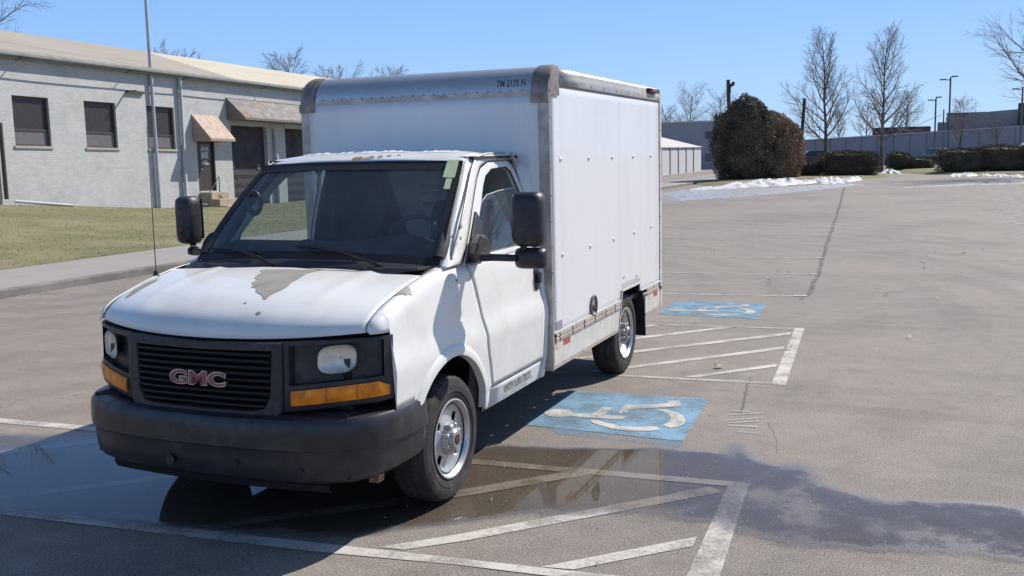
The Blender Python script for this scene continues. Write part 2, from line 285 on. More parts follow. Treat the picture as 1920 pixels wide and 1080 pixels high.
# ------------------------------------------------------------------ mesh helpers
def two_deep(p):   # never a fourth level: thing > part > sub-part
    while p is not None and p.type != 'EMPTY' and p.parent is not None and p.parent.type != 'EMPTY': p = p.parent
    return p
class MB:
    def __init__(s): s.v = []; s.f = []
    def add(s, v, f):
        o = len(s.v); s.v += [tuple(p) for p in v]; s.f += [tuple(i+o for i in q) for q in f]; return s
    def box(s, x0, x1, y0, y1, z0, z1):
        v = [(x, y, z) for z in (z0, z1) for y in (y0, y1) for x in (x0, x1)]
        return s.add(v, [(0, 2, 3, 1), (4, 5, 7, 6), (0, 1, 5, 4), (2, 6, 7, 3), (0, 4, 6, 2), (1, 3, 7, 5)])
    def grid(s, fn, nu, nv, flip=False):
        v = [fn(i/(nu-1), j/(nv-1)) for j in range(nv) for i in range(nu)]
        f = []
        for j in range(nv-1):
            for i in range(nu-1):
                a = j*nu+i; q = (a, a+1, a+nu+1, a+nu); f.append(q[::-1] if flip else q)
        return s.add(v, f)
    def loft(s, loops, closed=True, flip=False, cap=False):
        n = len(loops[0]); v = [p for l in loops for p in l]; f = []
        for j in range(len(loops)-1):
            for i in range(n if closed else n-1):
                a = j*n+i; b = j*n+(i+1) % n; q = (a, b, b+n, a+n); f.append(q[::-1] if flip else q)
        if cap: f.append(tuple(range(n))[::-1]); f.append(tuple(range((len(loops)-1)*n, len(loops)*n)))
        return s.add(v, f)
    def tube(s, pts, rad, n=8, cap=True):
        pts = [Vector(p) for p in pts]; loops = []
        for i, p in enumerate(pts):
            d = (pts[min(i+1, len(pts)-1)]-pts[max(i-1, 0)]).normalized()
            a = d.orthogonal().normalized() if i == 0 else (pa-d*pa.dot(d)).normalized()
            pa = a; b = d.cross(a); r = rad[i] if isinstance(rad, (list, tuple)) else rad
            loops.append([p+(a*cos(2*pi*k/n)+b*sin(2*pi*k/n))*r for k in range(n)])
        return s.loft(loops, cap=cap)
    def lathe(s, prof, c, axis='X', sgn=1, seg=48, mod=None):
        loops = []
        for k in range(seg):
            a = 2*pi*k/seg; l = []
            for (h, r) in prof:
                rr = r if mod is None else mod(k, h, r)
                if axis == 'X': l.append((c[0]+sgn*h, c[1]+rr*cos(a), c[2]+rr*sin(a)))
                elif axis == 'Y': l.append((c[0]+rr*cos(a), c[1]+sgn*h, c[2]+rr*sin(a)))
                else: l.append((c[0]+rr*cos(a), c[1]+rr*sin(a), c[2]+h))
            loops.append(l)
        loops.append(loops[0]); return s.loft(loops, closed=False)
    def prism(s, poly, z0, z1, mp=lambda a, b, h: (a, b, h)):
        n = len(poly); v = [mp(a, b, z0) for a, b in poly]+[mp(a, b, z1) for a, b in poly]
        f = [tuple(range(n))[::-1], tuple(range(n, 2*n))]+[(i, (i+1) % n, (i+1) % n+n, i+n) for i in range(n)]
        return s.add(v, f)
    def build(s, name, m, parent=None, smooth=None, bevel=0, merge=True, solid=0):
        me = bpy.data.meshes.new(name); me.from_pydata(s.v, [], s.f)
        if merge:
            bm = bmesh.new(); bm.from_mesh(me); bmesh.ops.remove_doubles(bm, verts=bm.verts, dist=1e-5)
            bmesh.ops.recalc_face_normals(bm, faces=bm.faces); bm.to_mesh(me); bm.free()
        me.materials.append(M_[m] if isinstance(m, str) else m)
        if smooth is not None:
            me.polygons.foreach_set('use_smooth', [True]*len(me.polygons)); me.set_sharp_from_angle(angle=R(smooth))
        o = bpy.data.objects.new(name, me); COL.objects.link(o)
        if parent is not None:
            parent = two_deep(parent); o.parent = parent
            if parent.type == 'EMPTY': o.location = -Vector(parent.location)
        if solid:
            md = o.modifiers.new('thickness', 'SOLIDIFY'); md.thickness = solid; md.offset = -1
        if bevel:
            md = o.modifiers.new('bevel', 'BEVEL'); md.width = bevel; md.segments = 2; md.limit_method = 'ANGLE'; md.angle_limit = R(40)
        return o
def tag(o, label=None, cat=None, group=None, kind=None):
    for k, v in (('label', label), ('category', cat), ('group', group), ('kind', kind)):
        if v: o[k] = v
    return o
def thing(name, label, cat, loc=(0, 0, 0), group=None):
    o = bpy.data.objects.new(name, None); COL.objects.link(o); o.location = loc; o.empty_display_size = .2
    return tag(o, label, cat, group)
def interp(tab, x):
    if x <= tab[0][0]: return tab[0][1]
    for (a, b), (c, d) in zip(tab, tab[1:]):
        if x <= c: return b+(d-b)*(x-a)/(c-a) if c > a else d
    return tab[-1][1]
def sinterp(tab, x):   # smooth (Catmull-Rom) table lookup
    if x <= tab[0][0]: return tab[0][1]
    if x >= tab[-1][0]: return tab[-1][1]
    for i in range(len(tab)-1):
        if x <= tab[i+1][0]: break
    p = [tab[max(i-1, 0)], tab[i], tab[i+1], tab[min(i+2, len(tab)-1)]]
    h = p[2][0]-p[1][0]; t = (x-p[1][0])/h
    m1 = (p[2][1]-p[0][1])/max(p[2][0]-p[0][0], 1e-6)*h; m2 = (p[3][1]-p[1][1])/max(p[3][0]-p[1][0], 1e-6)*h
    return (2*t**3-3*t*t+1)*p[1][1]+(t**3-2*t*t+t)*m1+(-2*t**3+3*t*t)*p[2][1]+(t**3-t*t)*m2
def resample(pts, n, dim=None):
    pts = [Vector(p) for p in pts]; L = [0]
    for a, b in zip(pts, pts[1:]): L.append(L[-1]+(b-a).length)
    out = []
    for k in range(n):
        s = L[-1]*k/(n-1); i = 0
        while i < len(L)-2 and L[i+1] < s: i += 1
        t = (s-L[i])/max(L[i+1]-L[i], 1e-9); out.append(pts[i].lerp(pts[i+1], t))
    return out
def inpoly(x, y, P):
    c = False; n = len(P)
    for i in range(n):
        x1, y1 = P[i]; x2, y2 = P[i-1]
        if (y1 > y) != (y2 > y) and x < (x2-x1)*(y-y1)/(y2-y1)+x1: c = not c
    return c
def sdist(x, y, P):
    d = 1e9
    for i in range(len(P)):
        x1, y1 = P[i-1]; x2, y2 = P[i]; dx, dy = x2-x1, y2-y1; t = max(0, min(1, ((x-x1)*dx+(y-y1)*dy)/(dx*dx+dy*dy+1e-12)))
        d = min(d, math.hypot(x-x1-t*dx, y-y1-t*dy))
    return d if inpoly(x, y, P) else -d
def patch(poly, fn, name, m, parent, cuts=2, smooth=60):
    if len(poly) > 10 and cuts:
        gg = random.Random(len(poly)); L_ = sum(math.dist(p, q) for p, q in zip(poly, poly[1:]))/len(poly); Q = []
        for p, q in zip(poly, poly[1:]+poly[:1]):
            Q.append(p)
            for k in (.33, .66): Q.append((p[0]+(q[0]-p[0])*k+gg.uniform(-.10, .10)*L_, p[1]+(q[1]-p[1])*k+gg.uniform(-.10, .10)*L_))
        poly = Q
    bm = bmesh.new(); vs = [bm.verts.new((a, b, 0)) for a, b in poly]; bm.faces.new(vs)
    bmesh.ops.triangulate(bm, faces=bm.faces)
    for _ in range(cuts): bmesh.ops.subdivide_edges(bm, edges=bm.edges, cuts=1, use_grid_fill=True); bmesh.ops.triangulate(bm, faces=bm.faces)
    b = MB(); b.v = [tuple(fn(v.co.x, v.co.y)) for v in bm.verts]; b.f = [tuple(v.index for v in f.verts) for f in bm.faces]
    bm.verts.ensure_lookup_table()
    for i, v in enumerate(bm.verts): v.index = i
    b.f = [tuple(v.index for v in f.verts) for f in bm.faces]; bm.free()
    return b.build(name, m, parent, smooth=smooth)
def text(s, name, size, mtx, m, parent, extrude=.0008, offset=0, xs=1, spacing=1):
    c = bpy.data.curves.new('t', 'FONT'); c.body = s; c.size = size; c.extrude = extrude; c.offset = offset; c.space_character = spacing; c.align_x = 'CENTER'; c.align_y = 'CENTER'
    to = bpy.data.objects.new('t', c); COL.objects.link(to); bpy.context.view_layer.update()
    me = bpy.data.meshes.new_from_object(to.evaluated_get(bpy.context.evaluated_depsgraph_get())); bpy.data.objects.remove(to)
    me.transform(mtx @ Matrix.Diagonal((xs, 1, 1, 1))); me.materials.clear(); me.materials.append(M_[m]); me.name = name
    parent = two_deep(parent); o = bpy.data.objects.new(name, me); COL.objects.link(o); o.parent = parent
    if parent.type == 'EMPTY': o.location = -Vector(parent.location)
    return o
def frame(o, x, y):   # matrix with local X along x, local Y along y at o
    x = Vector(x).normalized(); y = Vector(y); z = x.cross(y).normalized(); y = z.cross(x)
    return Matrix(((x.x, y.x, z.x, o[0]), (x.y, y.y, z.y, o[1]), (x.z, y.z, z.z, o[2]), (0, 0, 0, 1)))
#=================================================================== SETTING
MB().add([(-900, -500, 0), (900, -500, 0), (900, 1200, 0), (-900, 1200, 0)], [(0, 1, 2, 3)]).build('parking_lot', 'asphalt')['kind'] = 'structure'
def flat(polys, name, m, z, sub=True):
    b = MB()
    for P in polys: b.add([(x, y, z) for x, y in P], [tuple(range(len(P)))])
    me = b.build(name, m, merge=False)
    bm = bmesh.new(); bm.from_mesh(me.data); bmesh.ops.recalc_face_normals(bm, faces=bm.faces)
    for f in bm.faces:
        if f.normal.z < 0: f.normal_flip()
    bmesh.ops.triangulate(bm, faces=bm.faces); bm.to_mesh(me.data); bm.free()
    me['kind'] = 'structure'; return me
def ribbon(pts, w):
    P = [Vector((*p, 0)) for p in pts]; L = []; Rr = []
    for i, p in enumerate(P):
        d = (P[min(i+1, len(P)-1)]-P[max(i-1, 0)]).normalized(); n = Vector((-d.y, d.x, 0)); ww = w[i] if isinstance(w, list) else w
        L.append(p+n*ww/2); Rr.append(p-n*ww/2)
    return [[(L[i].x, L[i].y), (L[i+1].x, L[i+1].y), (Rr[i+1].x, Rr[i+1].y), (Rr[i].x, Rr[i].y)] for i in range(len(P)-1)]
Z1, Z2, Z3 = .004, .008, .012
# near hatched bay
near = [[(-3.4, .53), (2.574, .853), (2.574, .755), (-3.35, .42)], [(2.574, .7545), (2.455, .7545), (2.60, -2.6), (2.80, -2.6)],
        [(-4.0, -1.21), (-1.54, -1.02), (.609, -.85), (1.40, -.785), (2.46, -.70), (2.46, -.80), (1.41, -.86), (.62, -.96), (-1.5, -1.11), (-4.0, -1.30)]]
for P in near: flat([P], 'painted_line', 'wpaint', Z1)
for P in ([(.932, .157), (1.435, .70), (1.60, .70), (1.05, .10), (-.05, -.855), (-.2, -.865)], [(1.245, -.493), (2.35, .70), (2.453, .64), (1.32, -.56), (1.07, -.78), (.93, -.79)], [(1.817, -.745), (2.455, -.105), (2.46, -.24), (1.98, -.72)],
          [(-1.9, -1.02), (-.25, .55), (-.10, .555), (-1.75, -1.01)], [(-3.3, -.90), (-2.0, .45), (-1.85, .45), (-3.15, -.90)], [(2.58, -1.9), (1.4, -3.1), (1.25, -3.1), (2.56, -1.75)]):
    flat([P], 'painted_line', 'wpaint', Z1)
# second hatched bay
flat([[(-2.6, 6.03), (2.15, 6.39), (2.15, 6.31), (-2.6, 5.94)]], 'painted_line', 'wpaint2', Z1)
flat([[(2.155, 6.40), (2.26, 6.40), (2.43, 3.53), (2.31, 3.53)]], 'painted_line', 'wpaint', Z1)
flat([[(-2.6, 3.30), (2.305, 3.60), (2.305, 3.525), (-2.6, 3.22)]], 'painted_line', 'wpaint2', Z1)
for P in ([(-.9, 4.6), (.60, 6.255), (.72, 6.255), (-.8, 4.55)], [(-.4, 4.25), (1.40, 6.30), (1.54, 6.30), (-.3, 4.2)], [(-.1, 3.70), (2.152, 6.12), (2.16, 5.97), (.0, 3.66)], [(.60, 3.54), (2.19, 5.27), (2.20, 5.12), (.74, 3.55)], [(1.52, 3.60), (2.24, 4.39), (2.25, 4.26), (1.64, 3.605)]):
    flat([P], 'painted_line', 'wpaint', Z1)
# stall lines beyond
for (x1, y1, w) in ((1.98, 9.03, .085), (1.86, 11.53, .08), (1.68, 14.07, .08), (1.52, 16.6, .08), (1.36, 19.2, .08), (1.2, 21.8, .08)):
    flat([[(x1-4.8, y1-.55), (x1, y1), (x1+.005, y1-w), (x1-4.8, y1-.55-w)]], 'stall_line', 'wpaint2', Z1)
    flat([[(x1-.16, y1-.0), (x1+.02, y1+.02), (x1+.02, y1-w-.02), (x1-.16, y1-w)]], 'stall_line_end', 'wpaint', Z2)
SYM = [[(0.777, 2.026), (0.784, 2.093), (0.824, 2.155), (0.917, 2.173), (0.983, 2.113), (1.009, 2.068), (1.152, 2.092), (1.164, 2.334), (1.248, 2.327), (1.256, 2.084), (1.418, 2.12), (1.433, 2.013), (1.313, 1.989), (1.187, 1.984), (1.013, 1.98), (0.958, 1.942), (0.867, 1.928), (0.81, 1.968)],
 [(1.331, 2.17), (1.316, 2.449), (1.434, 2.475), (1.628, 2.598), (1.602, 2.676), (1.689, 2.715), (1.753, 2.542), (1.664, 2.481), (1.474, 2.377), (1.391, 2.323), (1.395, 2.18)],
 [(1.574, 2.359), (1.654, 2.412), (1.754, 2.358), (1.839, 2.244), (1.882, 2.131), (1.893, 2.012), (1.872, 1.943), (1.821, 1.894), (1.75, 1.942), (1.775, 2.057), (1.76, 2.168), (1.719, 2.257), (1.646, 2.339)],
 [(1.188, 1.924), (1.238, 1.95), (1.323, 1.892), (1.445, 1.834), (1.572, 1.837), (1.718, 1.903), (1.762, 1.823), (1.693, 1.763), (1.552, 1.727), (1.422, 1.741), (1.298, 1.806), (1.227, 1.862)]]
for dx, dy in ((0, 0), (-.33, 5.30)):
    flat([[(.70+dx, 2.80+dy), (1.906+dx, 2.855+dy), (1.985+dx, 1.60+dy), (.75+dx, 1.66+dy)]], 'painted_blue_square', 'bpaint', Z1)
    for P in SYM: flat([[(x+dx-.0, y+dy) for x, y in P]], 'painted_wheelchair_symbol', 'wpaint3', Z2)
flat([[(.9, 1.68), (1.98, 1.62), (2.0, 1.45), (1.1, 1.50)]], 'blue_overspray', 'overspray', .0025)
for P in ([(2.143, 2.545), (2.281, 2.56), (2.281, 2.53), (2.143, 2.52)], [(2.148, 2.42), (2.402, 2.56), (2.402, 2.53), (2.15, 2.385)], [(2.15, 2.235), (2.417, 2.42), (2.417, 2.385), (2.15, 2.20)], [(2.182, 2.185), (2.396, 2.31), (2.396, 2.28), (2.182, 2.155)], [(2.20, 2.12), (2.41, 2.15), (2.41, 2.12), (2.2, 2.09)], [(2.3, 1.98), (2.45, 1.97), (2.45, 1.94), (2.3, 1.95)]):
    flat([P], 'faded_painted_letter', 'wpaint2', Z1)
rnd = random.Random(5)
def wobble(pts, a, n):
    P = resample([(*p, 0) for p in pts], n); return [(p.x+rnd.uniform(-a, a), p.y+rnd.uniform(-a, a)) for p in P]
flat(ribbon(wobble([(1.95, 8.6), (2.0, 9.28), (1.82, 12.6), (1.5, 17.2), (1.1, 23.7), (.45, 33.5), (-.7, 50), (-1.9, 63)], .018, 90), [.05+.03*rnd.random()+.0006*i for i in range(90)]), 'pavement_seam', 'seal', .003)
flat(ribbon(wobble([(2.099, 3.766), (2.134, 3.34), (2.177, 2.925), (2.231, 2.5)], .012, 14), .022), 'pavement_crack', 'seal', .003)
flat(ribbon(wobble([(2.46, 2.30), (2.543, 2.024), (2.594, 1.834), (2.637, 1.5)], .008, 12), .006), 'pavement_crack', 'seal', .003)
flat([[(5.4, 20), (5.45, 28.6), (5.65, 45), (7, 66), (40, 70), (40, 10), (5.9, 14)]], 'pale_asphalt_strip', 'ssand', .003)
# puddle: thin water sheet
PUD = [(0.60, 0.95), (0.787, 1.18), (1.017, 1.20), (1.33, 1.21), (1.663, 1.36), (1.866, 1.453), (2.227, 1.493), (2.30, 1.70), (2.42, 1.74), (2.532, 1.50), (2.65, 1.37), (2.78, 1.44), (2.95, 1.33), (3.08, 1.02), (3.25, 0.86), (3.6, 0.95), (4.3, 1.05), (5.2, 1.0), (5.2, -.15), (4.1, -.02), (3.677, 0.02), (3.3, -.05), (2.928, -0.14), (2.695, -0.06), (2.39, 0.02), (2.082, 0.08), (1.75, -0.10), (1.5, -0.14), (1.2, -0.40), (.95, -0.52), (0.75, -0.80), (0.406, -0.86), (-0.385, -1.0), (-1.486, -1.10), (-2.4, -1.05), (-3.6, -.5), (-3.6, .0), (-2.6, .35), (-2.352, 0.50), (-2.0, 0.60), (-1.2, .9), (-.3, 1.1)]
DEEP = [(.60, .85), (1.1, 1.08), (1.7, 1.28), (2.15, 1.30), (2.35, 1.1), (2.45, .7), (2.2, .35), (1.75, .22), (1.45, .1), (1.1, -.25), (.8, -.55), (.3, -.72), (-.5, -.9), (-1.5, -.98), (-2.3, -.85), (-2.7, -.3), (-2.1, .35), (-1.2, .7), (-.2, .9)]
def water(PUD, DEEP, nx, ny, x0, x1, y0, y1, k1=2.2, cap=.32):
    b = MB(); dep = []; keep = {}
    for j in range(ny):
        for i in range(nx):
            x = x0+(x1-x0)*i/(nx-1); y = y0+(y1-y0)*j/(ny-1)
            d = sdist(x, y, PUD); dd = sdist(x, y, DEEP)
            dep.append(max(-.3, min(cap, d*k1))+max(0, min(.45, .18+dd*1.3))); keep[len(b.v)] = d > -.26/k1
            b.v.append((x, y, Z3))
    for j in range(ny-1):
        for i in range(nx-1):
            a = j*nx+i; q = (a, a+1, a+nx+1, a+nx)
            if any(keep[k] for k in q): b.f.append(q)
    o = b.build('puddle', 'water', merge=False); at = o.data.attributes.new('depth', 'FLOAT', 'POINT'); at.data.foreach_set('value', dep); o['kind'] = 'structure'
water(PUD, DEEP, 250, 90, -3.9, 5.1, -1.5, 2.0)
water([(-6.2, 34), (-9.0, 42), (-8.6, 47), (-4.4, 48.5), (-2.7, 52), (-.5, 54.5), (.6, 51), (-1.0, 45), (-2.8, 40), (-4.0, 37)], [(900, 900), (901, 900), (901, 901)], 50, 60, -10, 2, 31, 56, .25, .17)
water([(1.5, 47), (5, 52), (9, 55), (9, 51), (5, 48.5), (2.0, 45.5)], [(900, 900), (901, 900), (901, 901)], 40, 30, 0, 10, 43, 57, .25, .12)
# kerb, footpath, lawn
MB().box(-9.84, -9.68, -80, 110, -.05, .135).build('kerb', 'kerb', bevel=.02)['kind'] = 'structure'
MB().box(-12.35, -9.842, -80, 110, -.05, .13).build('sidewalk', 'walk')['kind'] = 'structure'
ZB = [(0, 1.9), (12, 1.2), (18.8, .80), (21.67, .58), (26.2, .27), (29, .13), (34, .06), (120, .05)]
def lawnz(x, y):
    t = max(0, min(1, (-12.35-x)/12.45)); zb = interp(ZB, y); return .135+(zb-.135)*t**1.3+.02*sin(x*1.3+y*.7)*t
MB().grid(lambda u, v: (-12.352-u*13.9, -10+v*50, lawnz(-12.352-u*13.9, -10+v*50)), 34, 80).build('lawn', 'lawn', smooth=60)['kind'] = 'structure'
MB().box(-24, -12.352, 40, 110, -.05, .06).build('side_yard', 'asphalt')['kind'] = 'structure'
def grass():
    g = random.Random(3); b = MB()
    for _ in range(16000):
        x = -12.36-12.3*g.random()**1.2; y = 5+35*g.random(); z = lawnz(x, y)-.005; a = g.random()*6.28; h = .012+.025*g.random(); w = .008+.008*g.random(); lx, ly = g.uniform(-.03, .03), g.uniform(-.03, .03)
        n = len(b.v); b.v += [(x-w*cos(a), y-w*sin(a), z), (x+w*cos(a), y+w*sin(a), z), (x+lx, y+ly, z+h)]; b.f.append((n, n+1, n+2))
    o = b.build('grass', 'lawn', merge=False); o['kind'] = 'stuff'
grass()

#=================================================================== WAREHOUSE (left)
XW = -24.8
sh = lambda y, z: z-.02*(y-27)
wh = thing('warehouse', 'long low grey painted brick warehouse with a tan low pitched roof', 'building', (XW-8, 27, 0))
def sheared(b):
    b.v = [(x, y, sh(y, z)) for x, y, z in b.v]; return b
OP = [(14.9, 16.4, 2.57, 4.24, 'w'), (19.62, 21.12, 2.57, 4.24, 'w'), (22.7, 24.22, 2.57, 4.24, 'w'), (25.85, 27.36, 2.57, 4.24, 'w'), (28.63, 29.70, .86, 2.99, 'd'), (30.88, 33.44, .15, 3.68, 'g'), (34.85, 37.3, .15, 3.68, 'g'), (39, 41.5, .15, 3.68, 'g')]
b = MB(); prev = -5
for (a, c, z0, z1, k) in OP:
    b.box(XW-.25, XW, prev, a, -.6, 5.62)
    if z0 > 0: b.box(XW-.25, XW, a, c, -.6, z0)
    b.box(XW-.25, XW, a, c, z1, 5.62); prev = c
b.box(XW-.25, XW, prev, 80, -.6, 5.62); b.box(XW-16, XW-.251, 79.75, 80, -1, 5.62); b.box(XW-16, XW-.251, -5, -4.75, -.6, 5.62)
wall = sheared(b).build('wall', 'brick', wh, merge=False)
# roof: two felt slopes
def slope(y0e, y0r, y1e, y1r, name, m):
    bb = MB(); bb.add([(XW+.20, y0e, 5.68), (XW+.20, y1e, 5.68), (XW-8, y1r, 7.72), (XW-8, y0r, 7.72), (XW+.20, y0e, 5.60), (XW+.20, y1e, 5.60), (XW-8, y1r, 7.6), (XW-8, y0r, 7.6)],
        [(0, 1, 2, 3), (7, 6, 5, 4), (0, 4, 5, 1), (3, 2, 6, 7), (0, 3, 7, 4), (1, 5, 6, 2)])
    return sheared(bb).build(name, m, wh)
slope(-5.3, -5.3, 31.0, 34.6, 'roof', 'roofA'); slope(31.02, 34.62, 80.3, 80.3, 'roof', 'roofB')['label'] = 'paler yellow roof section'
sheared(MB().add([(XW-8, -5.3, 7.72), (XW-8, 80.3, 7.72), (XW-16.3, 80.3, 5.6), (XW-16.3, -5.3, 5.6)], [(0, 1, 2, 3)])).build('roof', 'roofA', wh)
sheared(MB().box(XW+.17, XW+.30, -5.3, 80.3, 5.52, 5.64)).build('gutter', 'gutterm', wh, bevel=.02)
sheared(MB().box(XW-.02, XW+.17, -5.3, 80.3, 5.42, 5.53)).build('soffit', 'gutterm', wh)
for (a, c, z0, z1, k) in OP:
    if k == 'w':
        w = MB()
        for q in ((a, a+.06, z0, z1), (c-.06, c, z0, z1), (a+.06, c-.06, z1-.06, z1), (a+.06, c-.06, z0, z0+.06), (a+.06, c-.06, z0+.52, z0+.58)): w.box(XW-.16, XW-.09, *q)
        f = sheared(w).build('window', 'brownm', wh)
        sheared(MB().box(XW-.14, XW-.13, a+.06, c-.06, z0+.58, z1-.06)).build('pane', 'blind', f)
        sheared(MB().box(XW-.14, XW-.12, a+.06, c-.06, z0+.06, z0+.52)).build('lower_panel', 'winlow', f)
        sheared(MB().box(XW-.12, XW+.045, a-.06, c+.06, z0-.09, z0-.002)).build('sill', 'sillm', f, bevel=.01)
    elif k == 'g':
        w = MB(); nn = 18
        w.add([(XW-.2+.02*(i % 2), y, z0+(z1-z0)*i/nn) for i in range(nn+1) for y in (a, c)], [(2*i, 2*i+1, 2*i+3, 2*i+2) for i in range(nn)])
        f = sheared(w).build('roller_door', 'roll', wh)
        sheared(MB().box(XW-.02, XW+.05, a-.05, c+.15, z1+.004, z1+.26)).build('lintel', 'trim', wh)
        for (yy, zz) in ((a+1.95, 1.75), (a+.12, 1.8)):
            sheared(MB().box(XW-.175, XW-.165, yy, yy+.22, zz, zz+.26)).build('door_notice', 'winlow', f)
    else:
        f = sheared(MB().box(XW-.14, XW-.08, a+.06, c-.06, z0, z1-.06)).build('door', 'dkdoor', wh)
        w = MB()
        for q in ((a, a+.055, z0, z1), (c-.055, c, z0, z1), (a+.056, c-.056, z1-.055, z1)): w.box(XW-.15, XW+.02, *q)
        sheared(w).build('door_frame', 'brownm', f)
        sheared(MB().box(XW-.079, XW-.07, a+.22, c-.2, 1.9, 2.82)).build('door_glass', 'glassd', f)
        sheared(MB().box(XW-.069, XW-.06, a+.30, c-.34, 2.22, 2.50)).build('door_notice', 'paper', f)
        sheared(MB().prism([(a+.24, 2.55), (a+.4, 2.76), (a+.55, 2.66), (a+.74, 2.74), (a+.78, 2.52), (a+.5, 2.56)], XW-.069, XW-.061, lambda p, q, h: (h, p, q))).build('door_notice', 'paper', f)
        sheared(MB().prism([(a+.26, 1.96), (a+.4, 2.12), (a+.6, 2.16), (a+.78, 1.98)], XW-.069, XW-.061, lambda p, q, h: (h, p, q))).build('door_notice', 'paper', f)
        sheared(MB().tube([(XW-.08, a+.16, 1.78), (XW-.02, a+.16, 1.78), (XW-.02, a+.24, 1.78)], .03)).build('handle', 'chrome', f)
def awning(y0, y1, zt, zb, d, m):
    w = MB(); t = .04
    w.add([(XW+.003, y0, zt), (XW+.003, y1, zt), (XW+d, y1, zb), (XW+d, y0, zb), (XW+.003, y0, zt-t), (XW+.003, y1, zt-t), (XW+d, y1, zb-.10), (XW+d, y0, zb-.10), (XW+.04, y1, zb-.10), (XW+.04, y0, zb-.10)],
          [(0, 1, 2, 3), (3, 2, 6, 7), (0, 3, 7, 9), (1, 8, 6, 2), (0, 9, 8, 1), (9, 7, 6, 8)])
    return sheared(w).build('awning', m, wh)
awning(28.40, 29.98, 4.03, 3.02, .93, 'awn')['label'] = 'tan metal awning over the small door'
awning(30.66, 37.8, 4.86, 3.98, .98, 'awnrust')['label'] = 'long rust streaked grey canopy over the roller doors'
sheared(MB().tube([(XW+.12, 27.70, 5.5), (XW+.12, 27.70, 5.3), (XW+.10, 27.72, 5.0), (XW+.10, 27.66, .42), (XW+.25, 27.7, .3)], .075, 10)).build('downspout', 'trim', wh, smooth=50)
sheared(MB().tube([(XW+.12, 18.98, 3.3), (XW+.12, 18.98, .8)], .07, 10)).build('downspout', 'brownm', wh, smooth=50)
sheared(MB().tube([(XW+.10, 33.95, 3.6), (XW+.10, 33.95, .1)], .10, 8)).build('downspout', 'trim', wh, smooth=50)
for (p, q, n) in (((XW+.15, 28.0, .36), (XW+1.4, 29.7, .08), .05), ((XW+.15, 19.25, .72), (XW+1.0, 20.9, .52), .05)):
    sheared(MB().tube([p, q], n, 8)).build('drain_pipe', 'white', wh, smooth=50)
# service cable strung on brackets below the eave
for i, y in enumerate((19.9, 24.85, 28.0, 33.2, 38)):
    sheared(MB().tube([(XW, y, 5.40), (XW+.42, y, 5.50)], .022, 6)).build('cable_bracket', 'lampm', wh)
cab = MB(); ys = (8, 14, 19.9, 24.85, 28.0, 33.2, 38, 48)
for zz, r in ((5.50, .022),):
    for a, c in zip(ys, ys[1:]): cab.tube([(XW+.42, a+(c-a)*k/8, zz-.03*4*(k/8)*(1-k/8)*(c-a)/6) for k in range(9)], r, 5)
sheared(cab).build('service_cable', 'black0', wh)
sheared(MB().box(XW, XW+.10, 24.8, 25.7, 4.66, 4.74).box(XW, XW+.5, 24.8, 24.86, 4.70, 4.74)).build('wall_bracket', 'brownm', wh)
st = thing('door_steps', 'tan concrete steps with pipe handrails below the small warehouse door', 'steps', (XW+.6, 29.2, 0))
for (y0, y1, x1, z0, z1) in ((28.6, 29.75, .62, -.1, .80), (28.45, 30.6, 1.15, -.1, .52), (28.45, 30.9, 1.5, -.1, .24)): sheared(MB().box(XW+(.004 if z1 > .6 else .622 if z1 > .4 else 1.152), XW+x1, y0, y1, z0, z1)).build('step', 'stone', st, bevel=.015)
rl = MB().tube([(XW+1.05, 29.75, .8), (XW+1.05, 29.75, 1.45), (XW+1.05, 30.6, .80), (XW+1.05, 30.6, .1)], .022, 6); r2 = MB().tube([(XW+1.05, 28.6, .8), (XW+1.05, 28.6, 1.45), (XW+1.05, 27.9, .72), (XW+1.05, 27.9, .1)], .022, 6)
sheared(rl).build('handrail', 'lampm', st); sheared(r2).build('handrail', 'lampm', st)

fp = thing('flagpole', 'tall bare galvanised pole standing on the lawn before the warehouse', 'pole', (-24.70, 26.10, .2))
MB().tube([(-24.70, 26.10, .0), (-24.70, 26.10, 6), (-24.70, 26.12, 12)], [.075, .068, .05], 12).build('shaft', 'galv', fp, smooth=50)
MB().lathe([(0, .0), (0, .15), (.04, .15), (.06, .09), (.06, 0)], (-24.66, 26.10, .20), axis='Z', seg=20).build('base_plate', 'white', fp, smooth=40)

#=================================================================== FAR BUILDINGS
g = thing('storage_garages', 'low white storage garages with pale gable roof left of the evergreens', 'garages', (-20, 80, 0))
GX = -17.0
MB().box(GX-9, GX, 50, 91, -.1, 2.35).add([(GX-9, 91, 2.35), (GX, 91, 2.35), (GX-4.5, 91, 3.5)], [(0, 1, 2)]).build('wall', 'farwall2', g)
MB().add([(GX+.15, 49.8, 2.34), (GX+.15, 91.2, 2.34), (GX-4.5, 91.2, 3.55), (GX-4.5, 49.8, 3.55), (GX-9.15, 91.2, 2.34), (GX-9.15, 49.8, 2.34)], [(0, 1, 2, 3), (3, 2, 4, 5)]).build('roof', 'farroof', g)
for k in range(13):
    y0 = 51.5+3*k
    MB().box(GX-.01, GX+.03, y0+.12, y0+2.88, 0, 2.0).build('roller_door', 'farwall2', g); MB().box(GX+.002, GX+.09, y0-.10, y0+.10, 0, 2.33).build('door_post', 'farjoint', g)
g = thing('metal_warehouse', 'grey metal clad two storey building behind the white garages', 'building', (-22, 98, 0))
MB().box(-40, -16, 101, 125, -.6, 4.95).build('wall', 'farwall', g); MB().box(-40.2, -15.8, 100.8, 125.2, 4.95, 5.12).build('roof', 'farroof', g)
for q in ((-18.7, -17.75, 3.2, 4.0), (-18.7, -17.8, .9, 1.7), (-20.6, -19.8, .9, 1.7)):
    MB().box(q[0], q[1], 100.93, 100.998, q[2], q[3]).build('window', 'glassd', g)
